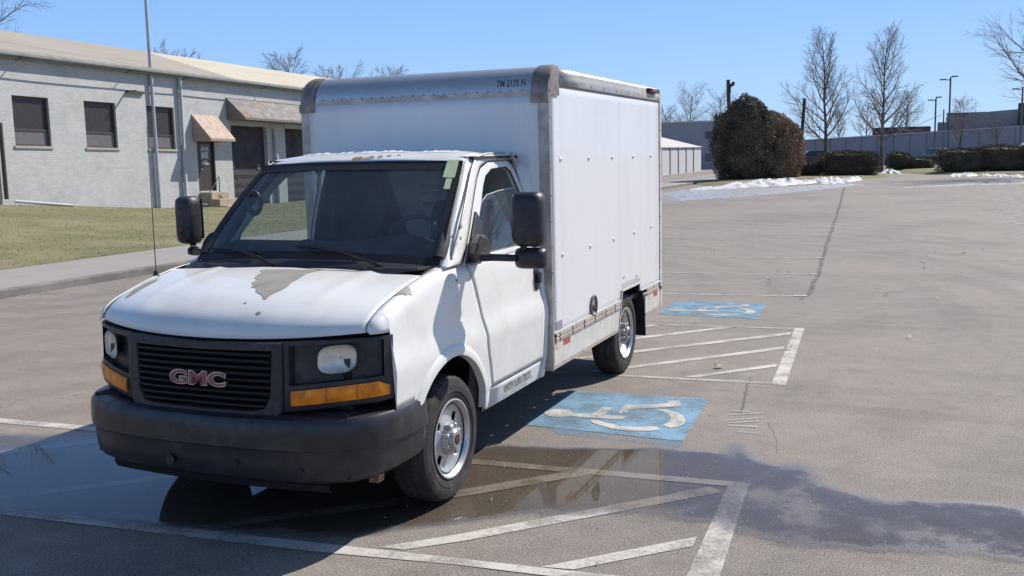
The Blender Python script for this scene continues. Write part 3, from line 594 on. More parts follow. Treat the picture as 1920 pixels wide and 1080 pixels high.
MB().box(-40, -16.002, 100.95, 100.996, 2.55, 2.62).build('trim_band', 'trim', g)
g = thing('long_grey_building', 'long low grey panel building behind the bare trees and hedges', 'building', (0, 118, 0))
b = MB(); b.add([(-13, 113, -1), (14, 108, -1), (14, 130, -1), (-13, 130, -1), (-13, 113, 2.75), (14, 108, 3.75), (14, 130, 3.75), (-13, 130, 2.75)], [(0, 1, 5, 4), (1, 2, 6, 5), (2, 3, 7, 6), (3, 0, 4, 7), (4, 5, 6, 7)]); b.build('wall', 'farwall', g)
for i in range(16):
    x = -12+i*1.65; y = 113-(x+13)*5/27; zt = 2.72+(x+13)/27
    MB().box(x-.05, x+.05, y-.05, y+.04, -.5, zt).build('panel_joint', 'farjoint', g)
MB().add([(-13.1, 112.9, 2.72), (14.1, 107.9, 3.72), (14.1, 107.9, 3.84), (-13.1, 112.9, 2.84), (-13.1, 113.3, 2.72), (14.1, 108.3, 3.72), (14.1, 108.3, 3.84), (-13.1, 113.3, 2.84)], [(0, 1, 2, 3), (3, 2, 6, 7), (7, 6, 5, 4)]).build('parapet', 'trim', g)
MB().box(-2.7, 3.2, 112.5, 118, 2.9, 4.05).build('rooftop_unit', 'fartop', g, bevel=.05)
g = thing('tan_stepped_building', 'tan block building with dark end tower at the right edge', 'building', (9, 122, 0))
b = MB(); b.add([(4.9, 122, 0), (13.2, 118, 0), (13.2, 135, 0), (4.9, 135, 0), (4.9, 122, 5.4), (13.2, 118, 5.75), (13.2, 135, 5.75), (4.9, 135, 5.4)], [(0, 1, 5, 4), (1, 2, 6, 5), (2, 3, 7, 6), (3, 0, 4, 7), (4, 5, 6, 7)]); b.build('wall', 'fartan', g)
MB().box(3.9, 4.898, 121.5, 130, 0, 4.6).build('stair_block', 'fartan', g); MB().box(11.9, 15.5, 117.0, 117.9, 0, 6.3).build('end_tower', 'fartop', g); MB().box(4.8, 11.85, 121.0, 121.2, 5.38, 5.6).build('roof_edge', 'fartop', g)

#=================================================================== TREES
def tree_meshes(seed, H, spread, up, trunk_r, nb=16, first=.22, lev=3, lean=0):
    g = random.Random(seed); tr = MB(); cr = MB()
    def branch(p, d, L, r, lv, dst):
        n = 5 if lv < 2 else 3; seg = 5 if lv < 2 else 3; pts = [p]; rad = [r]; q = Vector(p); dd = Vector(d)
        for i in range(seg):
            dd = (dd+Vector((g.uniform(-1, 1), g.uniform(-1, 1), g.uniform(-.5, .9)))*(.10 if lv == 0 else .17)+Vector((0, 0, .05*up*(lv > 0)))).normalized()
            q = q+dd*L/seg; pts.append(q.copy()); rad.append(r*(1-.82*(i+1)/seg))
        dst.tube(pts, rad, n, cap=False)
        if lv >= lev: return
        k = (nb if lv == 0 else (13 if lv == 1 else 8)) if lv < 3 else 3
        for j in range(k):
            t = (first if lv == 0 else .15)+(1-(first if lv == 0 else .15))*((j+g.random())/k); t = min(t, .97)
            s = t*seg; i = int(s); a = pts[i].lerp(pts[min(i+1, seg)], s-i); ax = (pts[min(i+1, seg)]-pts[i]).normalized()
            side = ax.orthogonal().normalized(); side.rotate(Matrix.Rotation(g.random()*6.283 if lv else j*2.4+g.random(), 3, ax))
            ang = R(g.uniform(28, 52) if lv else 62-28*t*up)
            nd = (ax*cos(ang)+side*sin(ang)).normalized(); base = L*(spread if lv == 0 else .52)
            nl = base*(1.0-.58*t if lv == 0 else 1.1-.6*t)*g.uniform(.75, 1.15); nr = rad[i]*(.50 if lv else .55)
            branch(a, nd, nl, max(nr, .011), lv+1, tr if lv == 0 and False else cr)
    branch((0, 0, -.1), Vector((lean, 0, 1)).normalized(), H, trunk_r, 0, tr)
    def me(b, name, m):
        x = bpy.data.meshes.new(name); x.from_pydata(b.v, [], b.f); x.materials.append(M_[m]); x.polygons.foreach_set('use_smooth', [True]*len(x.polygons)); return x
    return me(tr, 'trunk', 'bark'), me(cr, 'crown', 'twig')
TMr = [tree_meshes(11, 11.6, .46, 1.15, .19, 26, .24), tree_meshes(23, 11.8, .50, 1.25, .19, 26, .2), tree_meshes(37, 8, .62, .7, .17, 15, .32), tree_meshes(51, 12, .62, .45, .21, 20, .28), tree_meshes(5, 6, .6, 1.0, .10, 12, .25)]
THt = [max(v.co.z for me in p for v in me.vertices) for p in TMr]; TM = TMr
def tree(k, x, y, z, hgt, rot, label, cat='bare tree', group=None, sz=None):
    s = hgt/THt[k]; t = thing('bare_tree', label, cat, (x, y, z), group); t.scale = (s, s, sz or s); t.rotation_euler = (0, 0, R(rot))
    for me, n in zip(TM[k], ('trunk', 'crown')):
        o = bpy.data.objects.new(n, me); COL.objects.link(o); o.parent = t
    return t
G1 = 'bare winter trees'
tree(0, -4.29, 78, -.3, 11.8, 20, 'left one of the two tall slender bare trees past the hedge', group=G1)
tree(1, -.17, 80, 0, 11.9, 200, 'right one of the two tall slender bare trees, between the hedges', group=G1)
tree(3, 11.0, 64, 0, 15, 75, 'large spreading bare tree cut off by the right edge of the picture', group=G1)
tree(2, 5.6, 95, .2, 6.4, 10, 'small bare tree in front of the tan block building', group=G1)
tree(4, 9.0, 96, .2, 4.6, 130, 'slim young bare tree left of the end tower', group=G1)
tree(2, .2, 125, 1.5, 7.6, 60, 'bare tree rising behind the rooftop unit of the grey building', group=G1)
tree(2, -4.3, 128, 1.2, 6.4, 100, 'hazy bare tree behind the grey building between the slender trees', group=G1)
tree(2, -7.5, 130, 1.0, 6.0, 190, 'hazy bare tree behind the left end of the grey building', group=G1)
tree(3, -27.0, 130, .0, 11.6, 10, 'broad bare tree above the metal building, nearest the truck box', group=G1)
tree(3, -23.0, 132, .0, 11.0, 150, 'broad bare tree above the metal building, next to the cut off pole', group=G1)
tree(2, -31, 134, .0, 9.0, 150, 'low bare tree partly hidden behind the truck box', group=G1)
tree(3, -46, 34.6, 0, 16.2, 30, 'big forked bare tree over the roof in the upper left corner', group=G1)
tree(2, -50, 55.8, 0, 11.3, 30, 'bare tree top behind the flagpole over the warehouse ridge', group=G1)
tree(2, -50, 70.2, 0, 12.3, 75, 'bare tree above the warehouse roof, left of the truck box', group=G1)
tree(2, -50, 79.3, 0, 11.8, 120, 'bare tree peeping over the box corner, left of the middle', group=G1)
tree(2, -50, 91, 0, 12.5, 220, 'bare tree peeping over the top edge of the truck box', group=G1)
tree(2, -47, 48, 0, 10.1, 260, 'faint twigs showing over the roof left of the flagpole', group=G1)
# bare trees on the street side, mirrored in the side glass
tree(3, 19, 38, 0, 15, 0, 'broad bare tree standing to the right of the lot', group=G1); tree(3, 25, 52, 0, 16, 100, 'tall bare tree standing to the right of the lot', group=G1); tree(3, 23, 30, 0, 15, 200, 'bare tree nearest the truck on the right of the lot', group=G1)

def bush(name, label, cat, parts, n, m, leaf, seed, group=None, loc=None):
    g = random.Random(seed); t = thing(name, label, cat, loc or (parts[0][0], parts[0][1], 0), group); b = MB(); tot = sum(p[3]*p[4]*p[5] for p in parts)
    for (cx, cy, cz, rx, ry, rz, pw) in parts:
        for _ in range(int(n*rx*ry*rz/tot)):
            while True:
                d = Vector((g.uniform(-1, 1), g.uniform(-1, 1), g.uniform(-1, 1))); q = (abs(d.x)**pw+abs(d.y)**pw+abs(d.z)**pw)**(1/pw)
                if .25 < q <= 1: break
            d = d/q*(q**.35); lump = 1+.09*sin(d.x*7+cx)*cos(d.y*6+cy)+.07*sin(d.z*9+d.x*5)+(.10*g.random()**3)
            p = Vector((cx+d.x*rx*lump, cy+d.y*ry*lump, cz+d.z*rz*lump))
            if p.z < .02: continue
            ax = (Vector((d.x/rx, d.y/ry, d.z/rz)).normalized()*.5+Vector((g.uniform(-1, 1), g.uniform(-1, 1), g.uniform(-.3, 1.2)))).normalized(); sd_ = ax.orthogonal().normalized(); sd_.rotate(Matrix.Rotation(g.random()*6.28, 3, ax))
            L = leaf*g.uniform(.7, 1.6); w = leaf*g.uniform(.25, .5); k = len(b.v)
            b.v += [tuple(p-sd_*w), tuple(p+sd_*w), tuple(p+ax*L)]; b.f.append((k, k+1, k+2))
    b.build('foliage', m, t, merge=False)
    for (cx, cy, cz, rx, ry, rz, pw) in parts:
        def core(u, v, c_=(cx, cy, cz, rx, ry, rz, pw)):
            a, e = u*2*pi, v*pi; d = (cos(a)*sin(e), sin(a)*sin(e), cos(e)); q = sum(abs(x)**c_[6] for x in d)**(1/c_[6]); k = .84*(1+.05*sin(a*5+e*7))
            return (c_[0]+d[0]/q*k*c_[3], c_[1]+d[1]/q*k*c_[4], max(0, c_[2]+d[2]/q*k*c_[5]))
        MB().grid(core, 28, 16).build('branch_core', m, t, merge=False)
    return t
bush('evergreen_shrub', 'big dark green round evergreen beside the melting snow', 'evergreen', [(-7.75, 60, 2.3, 1.75, 1.7, 2.4, 2.6), (-7.5, 60, 4.05, 1.15, 1.0, 1.3, 2), (-8.35, 59.7, 3.2, 1.1, 1.0, 1.2, 2), (-6.75, 60.2, 3.2, .95, 1.0, 1.5, 2), (-7.9, 59.5, 4.2, .6, .6, .9, 2)], 42000, 'conifer', .11, 1)
bush('evergreen_shrub', 'bronze brown evergreen behind the big dark green one', 'evergreen', [(-5.75, 62.3, 1.9, 1.3, 1.5, 2.1, 2.6), (-6.15, 61.6, 3.2, .95, .9, 1.15, 2), (-5.3, 62.5, 2.5, .95, .9, 1.3, 2), (-4.9, 62.5, 1.6, .75, .8, 1.5, 2)], 26000, 'browncon', .11, 2)
HG = 'clipped hedges along the far edge of the lot'
bush('hedge', 'small low clipped hedge just right of the bronze evergreen', 'hedge', [(-4.5, 66, .62, 1.1, .7, .5, 4)], 9000, 'hedge', .06, 3, HG)
bush('hedge', 'clipped dark hedge between the two tall slender trees', 'hedge', [(-1.6, 66, .85, 1.8, .9, .85, 5)], 22000, 'hedge', .06, 4, HG)
bush('hedge', 'low loose hedge behind the lone snow heap', 'hedge', [(.9, 85, .7, 1.0, .8, .75, 4), (2.6, 85, .5, 1.0, .8, .5, 4)], 10000, 'hedge', .07, 5, HG)
bush('hedge', 'long broad hedge at the right edge behind snow', 'hedge', [(5.4, 72, .85, 1.6, .9, .85, 5), (8.0, 72.3, .95, 2.1, .9, .9, 5), (11, 72, .95, 2, .9, .9, 5)], 38000, 'hedge', .065, 6, HG)
# low verge islands
def island(P, z, seed):
    b = MB(); n = len(P); cx = sum(p[0] for p in P)/n; cy = sum(p[1] for p in P)/n
    inn = [(cx+(x-cx)*.75, cy+(y-cy)*.75) for x, y in P]
    b.loft([[(x, y, 0) for x, y in P], [(cx+(x-cx)*.97, cy+(y-cy)*.97, z*.6) for x, y in P], [(x, y, z) for x, y in inn]]); b.f.append(tuple(range(2*n, 3*n))); o = b.build('grass_verge', 'lawn', smooth=60); o['kind'] = 'structure'
island([(-10.3, 56), (-8.5, 52), (-5, 55), (-2.0, 60.5), (.4, 63.5), (1.2, 70), (-2, 80), (-9, 80)], .16, 1)
island([(1.2, 76), (3.2, 70.5), (9, 67), (18, 66), (18, 90), (1, 92)], .15, 2)
# snow
def snow(label, pts, seed):
    g = random.Random(seed); b = MB()
    for (cx, cy, rx, ry, h) in pts:
        n, m_ = 40, 12; ph = g.random()*6
        def fn(u, v):
            a = u*2*pi; r = v*(1+.22*sin(3*a+ph)+.12*sin(7*a+ph*2)); hh = h*.58*max(0, (1-v**2.6))*(1+.22*sin(a*3+v*5+ph)+.22*sin(a*8-v*9+ph*3)+.16*g.uniform(-1, 1))
            return (cx+rx*r*cos(a), cy+ry*r*sin(a), .012+max(0, hh)+(0 if v < 1 else -.01))
        b.grid(fn, n, m_)
    o = b.build('snow_pile', 'snow', smooth=70); tag(o, label, 'snow', 'heaps of old snow')
snow('long ragged bank of melting snow beside the evergreens', [(-7.3, 48.5, 1.1, 2.2, .12), (-6.1, 51, 1.3, 2.6, .30), (-5.2, 52.5, 1.2, 2.4, .42), (-4.2, 54, 1.1, 2, .40), (-3.4, 55.5, .8, 2, .22)], 4)
snow('broken snow lumps in front of the middle hedge', [(-2.6, 57, .7, 1.6, .32), (-1.9, 57.5, .6, 1.6, .36), (-1.2, 58.5, .7, 1.6, .26), (-1.7, 55, .6, 1.5, .14), (-.9, 60, .4, 1.2, .30)], 6)
snow('single rounded snow heap between the hedges', [(.65, 73, .75, 1.2, .45)], 9)
snow('row of snow lumps in front of the right hand hedge', [(5.0, 66, .5, 1.2, .20), (5.6, 66, .6, 1.2, .26), (6.6, 65, .45, 1.0, .18), (7.4, 64, .5, 1.0, .20), (8.1, 62, .5, 1.0, .18)], 12)
snow('tiny scrap of snow on the verge beside the bronze evergreen', [(-4.1, 62, .35, .9, .22)], 15)
# poles and lamps
def pole(x, y, z, r, label, knob=False, dx=0):
    t = thing('utility_pole', label, 'pole', (x, y, 0), 'old wooden poles'); MB().tube([(x, y, 0), (x+dx, y, z)], [r, r*.85], 10).build('shaft', 'pole', t, smooth=50)
    if knob: MB().tube([(x+dx, y, z-.55), (x+dx+.35, y, z-.30), (x+dx+.38, y, z-.15)], [.07, .13, .09], 6).build('insulator_arm', 'pole', t); MB().tube([(x+dx+.1, y, z-.9), (x+dx+.12, y, z-.3)], .09, 6).build('clamp', 'pole', t)
pole(-9.55, 66, 6.85, .15, 'cut off dark wooden pole with stub arm behind the evergreen', True, -.22)
pole(-5.4, 70, 5.55, .13, 'plain leaning wooden pole beside the left slender tree', False, .33)
def lamp(x, y, z, L1, L2, label):
    t = thing('street_lamp', label, 'lamp post', (x, y, 0), 'parking lot lamp posts'); MB().tube([(x, y, 0), (x, y, z)], [.085, .07], 8).build('shaft', 'lampm', t, smooth=50)
    for s, L, dz in ((-1, L1, -.18), (1, L2, .05)):
        if L <= 0: continue
        MB().tube([(x, y, z+dz-.05), (x+s*L*.5, y, z+dz)], .04, 6).build('arm', 'lampm', t); MB().box(x+s*L*.5-.25, x+s*L*.5+.25, y-.15, y+.15, z+dz-.04, z+dz+.06).build('lamp_head', 'lampm', t, bevel=.02)
lamp(4.72, 90, 7.75, 1.2, .7, 'tallest twin headed grey lamp post over the tan building')
lamp(3.62, 96, 6.3, .9, .5, 'shorter twin headed lamp post left of the tallest')
lamp(10.3, 90, 6.7, 1.1, 0, 'lamp post with one head at the right edge')
lamp(4.5, 120, 6.0, .0, .0, 'thin distant post between the two twin headed lamps')
tag(MB().tube([(4.1, 90.2, 4.6), (1.5, 110, 4.0), (-1, 125, 4.4)], .02, 4).build('overhead_wire', 'black0'), 'thin overhead wire sloping down left of the tall lamp', 'wire')
# parked cars beyond the hedges
def car(x, y, rz, z, m, label):
    t = thing('parked_car', label, 'car', (x, y, z), 'cars parked beyond the hedges'); t.rotation_euler = (0, 0, R(rz))
    def part(b, n, mm, **k):
        o = b.build(n, mm, None, **k); o.parent = t; return o
    L = [(-2.2, .35), (-2.25, .75), (-1.9, .95), (-1.35, 1.0), (-.75, 1.42), (.75, 1.45), (1.45, 1.02), (2.1, .9), (2.25, .6), (2.2, .35), (1.75, .32), (1.65, .62), (1.2, .62), (1.1, .32), (-1.1, .32), (-1.2, .62), (-1.65, .62), (-1.75, .32)]
    part(MB().prism(L, -.85, .85, lambda a, b_, h: (a, h*(1 if b_ < 1.1 else .82), b_)), 'body', m, bevel=.05)
    for s in (-1, 1): part(MB().prism([(-1.2, 1.02), (-.7, 1.36), (.7, 1.38), (1.3, 1.04)], s*.80, s*.87, lambda a, b_, h: (a, h*(1 if b_ < 1.1 else .87), b_)), 'window', 'glassd')
    for sx in (-1.42, 1.42):
        for s in (-.78, .78): part(MB().lathe([(-.1, .0), (-.1, .31), (.1, .31), (.1, 0)], (sx, s, .31), axis='Y', seg=20), 'wheel', 'rubber', smooth=40)
    return t
car(-6.0, 88, 12, .35, 'cardark', 'dark car parked behind the bronze evergreen and left slender tree')
car(3.9, 89, 80, .3, 'cardark', 'dark car nose on beside the tall lamp post')
car(11.3, 86, 10, .75, 'carblue', 'pale blue car showing above the right hedge')
#=================================================================== BOX TRUCK
T = thing('box_truck', 'white cab and box delivery truck with peeling hood paint and black bumper', 'truck', (0, 1.8, 0))
sides = (1, -1)
BX = [(.40, .945), (.46, .962), (.54, .974), (.56, .982), (.7, .990), (.82, .996), (.90, 1.0), (.96, .992), (1.04, .976), (1.15, .968), (1.28, .958), (1.37, .944), (1.45, .928)]
def Xs(y, z):
    x = sinterp(BX, z)
    if y < -.15: x -= .003*((-.15-y)/.55)**2
    return x
def Xu(z):
    return .944-.165*(max(0, z-1.37)/.62)**1.25
ZS = [(-.76, 1.13), (-.745, 1.175), (-.70, 1.21), (-.62, 1.245), (-.5, 1.28), (-.35, 1.318), (-.14, 1.358), (.05, 1.378), (.2, 1.385), (.40, 1.388)]
ARC = .50
def zbot(y):
    if y < -.46: return .71
    if abs(y) < ARC: return max(.41, .375+math.sqrt(ARC*ARC-y*y))
    return .41
DS = [(.555, .575), (.62, .56), (.70, .54), (.80, .505), (1.0, .46), (1.2, .40), (1.372, .345)]  # door front seam: z -> y
def doory(z): return sinterp(DS, z)
def seamz(y):   # inverse
    lo, hi = .555, 1.372
    for _ in range(25):
        m_ = (lo+hi)/2
        if doory(m_) > y: lo = m_
        else: hi = m_
    return lo
# --- fenders (with crown)
for s in sides:
    b = MB(); ycol = sorted(set([round(-.655+.03*i, 4) for i in range(42)]+[-.758, -.75, -.735, -.72, -.70, -.68, -.665, -.657]+[-.4995, -.49, -.48, -.4601, -.46, .4995, .495, .48, .57]))
    ycol = [y for y in ycol if y <= .571]
    def col(y):
        zc = sinterp(ZS, y); hC = .095
        L = []
        if y < -.656:
            xe = interp([(-.765, .893), (-.758, .905), (-.715, .948), (-.655, .968)], y); zb = min(1.126, zc-.004)
            for k in range(19): a = min(1, k/6)*pi/2; L.append((s*(.888+(xe-.888)*sin(a)), y, zc-(zc-zb)*(1-cos(a))))
            return L[:18]
        if y < .335:
            for k in range(6):
                a = k/5*pi/2; xe = Xs(y, zc-hC); L.append((s*(.888+(xe-.888)*sin(a)), y, zc-hC*(1-cos(a))))
            top = zc-hC
        else:
            top = min(seamz(y), 1.372) if y > .345 else 1.372
            for k in range(6): L.append((s*Xs(y, top), y, top))
        zb = min(zbot(y), top-.002)
        for k in range(1, 13): z = top+(zb-top)*k/12; L.append((s*Xs(y, z), y, z))
        return L
    b.loft([col(y) for y in ycol], closed=False)
    # front nose return of the fender
    pass
    fen = b.build('fender', 'paint', T, smooth=35, solid=.004)
    # arch flare
    fl = []
    for k in range(41):
        a = R(8+ (180-16)*k/40) ; yy = ARC*cos(a); zz = .375+ARC*sin(a)
        if zz < .40: zz = .40
        if yy < -.44 and zz < .70: continue
        x = Xs(yy, zz); n = (cos(a), sin(a))
        fl.append([(s*(x-.03), yy-.012*n[0], zz-.012*n[1]), (s*(x+.016), yy-.006*n[0], zz-.006*n[1]), (s*(x+.020), yy+.022*n[0], zz+.022*n[1]), (s*(x+.010), yy+.048*n[0], zz+.048*n[1]), (s*(x-.001), yy+.060*n[0], zz+.060*n[1])])
    b = MB().loft(fl, closed=False); b.build('arch_flare', 'paint', fen, smooth=60)
    # inner wheel well
    w = MB(); w.loft([[(s*x, .515*cos(R(a)), .375+.515*sin(R(a))) for x in (.50, .96)] for a in range(4, 178, 8)], closed=False); w.add([(s*.5, -.50, .26), (s*.5, .30, .26), (s*.5, .55, .95), (s*.5, -.55, .95)], [(0, 1, 2, 3)])
    w.build('wheel_well', 'dark', T, smooth=40)
# --- rocker strip below the door
    b = MB(); b.loft([[(s*Xs(1, z), y, z) for z in (.548, .52, .48, .44, .41)]+[(s*.90, y, .40)] for y in (.565, .8, 1.0, 1.2, 1.45, 1.50)], closed=False); rk = b.build('rocker_panel', 'paint', T, smooth=30, solid=.004)
    # --- door lower
    b = MB(); nz = 26
    rows = []
    for j in range(nz+1):
        z = .556+(1.368-.556)*j/nz; y0 = doory(z)+.009; rows.append([(s*(Xs(y, z)+(.002)), y, z) for y in [y0+(1.497-y0)*i/24 for i in range(25)]])
    b.loft(rows, closed=False)
    door = b.build('door', 'paint', T, smooth=40, solid=.012)
    # --- door window frame ring
    OUT = [(.28, 1.372), (.42, 1.515), (.62, 1.715), (.80, 1.875), (.90, 1.94), (1.05, 1.978), (1.38, 1.985), (1.455, 1.955), (1.49, 1.80), (1.497, 1.372), (.9, 1.372), (.28, 1.372)]
    INN = [(.42, 1.405), (.53, 1.51), (.70, 1.675), (.86, 1.83), (.94, 1.89), (1.07, 1.935), (1.34, 1.945), (1.405, 1.91), (1.445, 1.78), (1.452, 1.405), (.9, 1.405), (.42, 1.405)]
    def ringmap(p, dx=0): return (s*(Xu(p[1])+dx), p[0], p[1])
    def seg(P, n=9):
        o = []
        for a, c in zip(P, P[1:]):
            for k in range(n): o.append((a[0]+(c[0]-a[0])*k/n, a[1]+(c[1]-a[1])*k/n))
        return o
    so_, si_ = seg(OUT, 4), seg(INN, 4); nn = len(so_)
    b = MB(); b.loft([[ringmap(p, .003) for p in so_+so_[:1]], [ringmap(((p[0]+q[0])/2, (p[1]+q[1])/2), .008) for p, q in zip(so_+so_[:1], si_+si_[:1])], [ringmap(p, .003) for p in si_+si_[:1]], [ringmap(p, -.04) for p in si_+si_[:1]]], closed=False)
    wf = b.build('window_frame', 'paint', door, smooth=40)
    b = MB(); ins = [(.425+(p[0]-.425)*.0+p[0]-.425, p[1]) for p in si_]
    def shrink(p, k=.975): cx, cz = 1.0, 1.66; return (cx+(p[0]-cx)*k, cz+(p[1]-cz)*k)
    b.loft([[ringmap(p, -.004) for p in si_+si_[:1]], [ringmap(shrink(p), -.012) for p in si_+si_[:1]]], closed=False); b.build('weather_strip', 'black0', wf, smooth=40)
    if s == 1:
        GP = [(.56, 1.40), (.60, 1.50), (.68, 1.62), (.80, 1.72), (.92, 1.765), (1.15, 1.785), (1.38, 1.795), (1.43, 1.79), (1.452, 1.72), (1.455, 1.40)]
    else:
        GP = [p for p in INN[:-2]]
    b = MB(); b.add([(s*(Xu(z)-.022), y, z) for y, z in GP], [tuple(range(len(GP)))]); b.build('side_window', 'sideglass', door, merge=False)
    if s == 1: MB().tube([(Xu(z)-.022, y, z) for y, z in GP[:-1]], .004, 5).build('glass_edge', 'trim', door)
    # mirror sail
    SL = [(.30, 1.376), (.44, 1.52), (.605, 1.675), (.655, 1.60), (.60, 1.50), (.575, 1.378)]
    b = MB(); b.prism(SL, 0, .016, lambda a, z, h: (s*(Xu(z)+.006+h), a, z)); b.build('mirror_sail', 'black', door, bevel=.004)
    # door handle
    hz = 1.155
    MB().prism([(1.395, 1.07), (1.385, 1.10), (1.385, 1.21), (1.40, 1.235), (1.455, 1.235), (1.468, 1.20), (1.465, 1.10), (1.45, 1.07)], 0, .012, lambda a, z, h: (s*(Xs(a, z)+h), a, z)).build('door_handle', 'black0', door, bevel=.004)
    MB().box(min(s*.985, s*1.01), max(s*.985, s*1.01), 1.405, 1.445, 1.12, 1.20).build('latch', 'black', door, bevel=.006)
    # --- rear pillar / cab corner behind door
    b = MB(); rows = []
    for j in range(36):
        z = .41+(1.99-.41)*j/35
        xa = Xs(1.5, z) if z < 1.37 else Xu(z); xb = xa+(.012 if z < 1.37 else .012+.085*((z-1.37)/.62))
        if z > 1.93: xb = xa+.097-.10*((z-1.93)/.06)
        rows.append([(s*(xa+.001), 1.504, z), (s*(xa+.006), 1.52, z), (s*(xa+(xb-xa)*.7+.004), 1.545, z), (s*xb, 1.567, z)])
    b.loft(rows, closed=False); b.build('rear_pillar', 'paint', T, smooth=50, solid=.004)
    # dark jamb behind the gaps
    b = MB(); b.loft([[(s*((Xs(y, z) if z < 1.372 else Xu(z))-.03), y, z) for y in (.3+.001, .7, 1.1, 1.555)] for z in (.42, .7, 1.0, 1.37)], closed=False); b.build('door_jamb', 'dark', T)

# --- A pillar + roof side rail: windscreen side edge -> door frame outer edge
WB_ = [(0, 1.425, .02)]
def wsB(u):  # glass bottom edge
    a = abs(u); return Vector((.885*u, .005+.085*a**2.2, 1.418-.034*a**2))
def wsT(u):
    a = abs(u); return Vector((.765*u, .655+.055*a**2.2, 1.995-.012*a**3))
for s in sides:
    gl = [wsB(s)+(wsT(s)-wsB(s))*k/10 for k in range(11)]
    gl = [Vector((p.x+s*.012*sin(pi*k/10), p.y-.018*sin(pi*k/10), p.z)) for k, p in enumerate(gl)]
    inner = [Vector((s*.90, .06, 1.372))]+gl+[Vector((s*.752, .82, 2.025)), Vector((s*.752, 1.0, 2.04)), Vector((s*.752, 1.25, 2.043)), Vector((s*.752, 1.56, 2.040))]
    outer = [Vector((s*(Xu(z)+.001), y, z)) for y, z in [(.06, 1.379), (.274, 1.380), (.42, 1.521), (.62, 1.721), (.80, 1.881), (.898, 1.946), (1.05, 1.985), (1.38, 1.991), (1.46, 1.991), (1.56, 1.991)]]
    A = resample(inner, 40); B = resample(outer, 40)
    b = MB(); b.loft([[p.lerp(q, t)+Vector((s*.018*sin(pi*t), 0, .012*sin(pi*t)*(1 if i > 22 else .2))) for t in (0, .2, .4, .6, .8, 1)] for i, (p, q) in enumerate(zip(A, B))], closed=False)
    pil = b.build('windscreen_pillar', 'paint', T, smooth=50, solid=.004)
    # drip rail
    dr = [Vector((s*.928, .17, 1.42)), Vector((s*.896, .40, 1.66)), Vector((s*.815, .72, 1.935)), Vector((s*.782, .86, 2.012)), Vector((s*.775, 1.05, 2.035)), Vector((s*.775, 1.36, 2.036))]
    if s == 1: MB().tube(resample(dr, 24), .009, 6).build('drip_rail', 'alu', T, smooth=60)
    if s == 1:
        MB().prism([(1.36, 2.04), (1.40, 2.02), (1.46, 1.98), (1.475, 1.935), (1.43, 1.93), (1.415, 1.975), (1.37, 2.01)], .815, .83, lambda a, z, h: (h, a, z)).build('loose_drip_rail_end', 'alu', T)
# --- windscreen
def ws(u, v):
    U = (u*2-1); p = wsB(U).lerp(wsT(U), v); bow = sin(pi*v)*.018; return (p.x*(1+.014*sin(pi*v)), p.y-bow, p.z+bow*.6)
wsg = MB().grid(ws, 30, 16).build('windscreen', 'wsglass', T, smooth=60)
def band(u0, u1, v0, v1, d=-.004):
    def fn(a, c):
        p = ws(u0+(u1-u0)*a, v0+(v1-v0)*c); return (p[0], p[1]+d, p[2]+d*-.7)
    return fn
MB().grid(band(0, 1, .91, 1.0), 30, 3).grid(band(0, .028, .07, .91), 2, 14).grid(band(.972, 1, .07, .91), 2, 14).grid(band(0, 1, 0, .07), 30, 2).build('windscreen_border', 'black0', wsg, smooth=60)
MB().tube([ws(k/30, 1) for k in range(31)], .010, 6).tube([ws(0, k/16) for k in range(17)], .009, 6).tube([ws(1, k/16) for k in range(17)], .009, 6).build('windscreen_seal', 'black', wsg, smooth=60)
MB().grid(band(.935, .985, .82, 1.01, -.012), 3, 5).build('masking_tape', 'tape', T); MB().grid(band(.95, .975, .70, .83, -.010), 3, 4).build('masking_tape', 'tape', T)
# --- roof
def roof(u, v):
    U = u*2-1; a = abs(U); x = .756*U; yf = wsT(U).y+.004; y = yf+(1.566-yf)*v
    zt = 2.066 if v > .3 else 2.002+.064*(1-(1-v/.3)**2)
    return (x, y, zt-(.028*a**3)-(.012*a**3 if v < .05 else 0)+.004*sin(U*9+v*3)*sin(pi*v))
rf = MB().grid(roof, 34, 22).build('roof', 'paint', T, smooth=60, solid=.004)
def roofpt(U, d):
    yf = wsT(U).y; v = d/(1.566-yf); p = roof((U+1)/2, v); return (p[0], p[1]-.001, p[2]+.0016)
gx = random.Random(8)
for (U, d, r) in ((-.02, .05, .045), (.0, .045, .03), (.10, .06, .03), (.19, .07, .025), (.27, .085, .02), (.36, .10, .016), (.06, .045, .02)):
    P = [(U+r*1.35*cos(a)*gx.uniform(.6, 1.2), d+r*.9*sin(a)*gx.uniform(.6, 1.2)) for a in [i*.698 for i in range(9)]]
    patch(P, roofpt, 'rust_spot', 'rust' if U < .05 else 'peel', rf, 1)
for (U0, U1) in ((-.75, -.45), (-.35, .05), (.12, .38), (.5, .85)):
    P = [(U0, .12), ((U0+U1)/2, .10), (U1, .13)]; b = MB(); n = 12
    for k in range(n):
        a = U0+(U1-U0)*k/n; c = U0+(U1-U0)*(k+1)/n; h1, h2 = gx.uniform(.004, .016), gx.uniform(.004, .016); p = roofpt(a, .17); q = roofpt(c, .17)
        b.add([p, q, (q[0], q[1]+.05, q[2]+h2), (p[0], p[1]+.05, p[2]+h1)], [(0, 1, 2, 3)])
    b.build('peeling_paint', 'flake', rf)
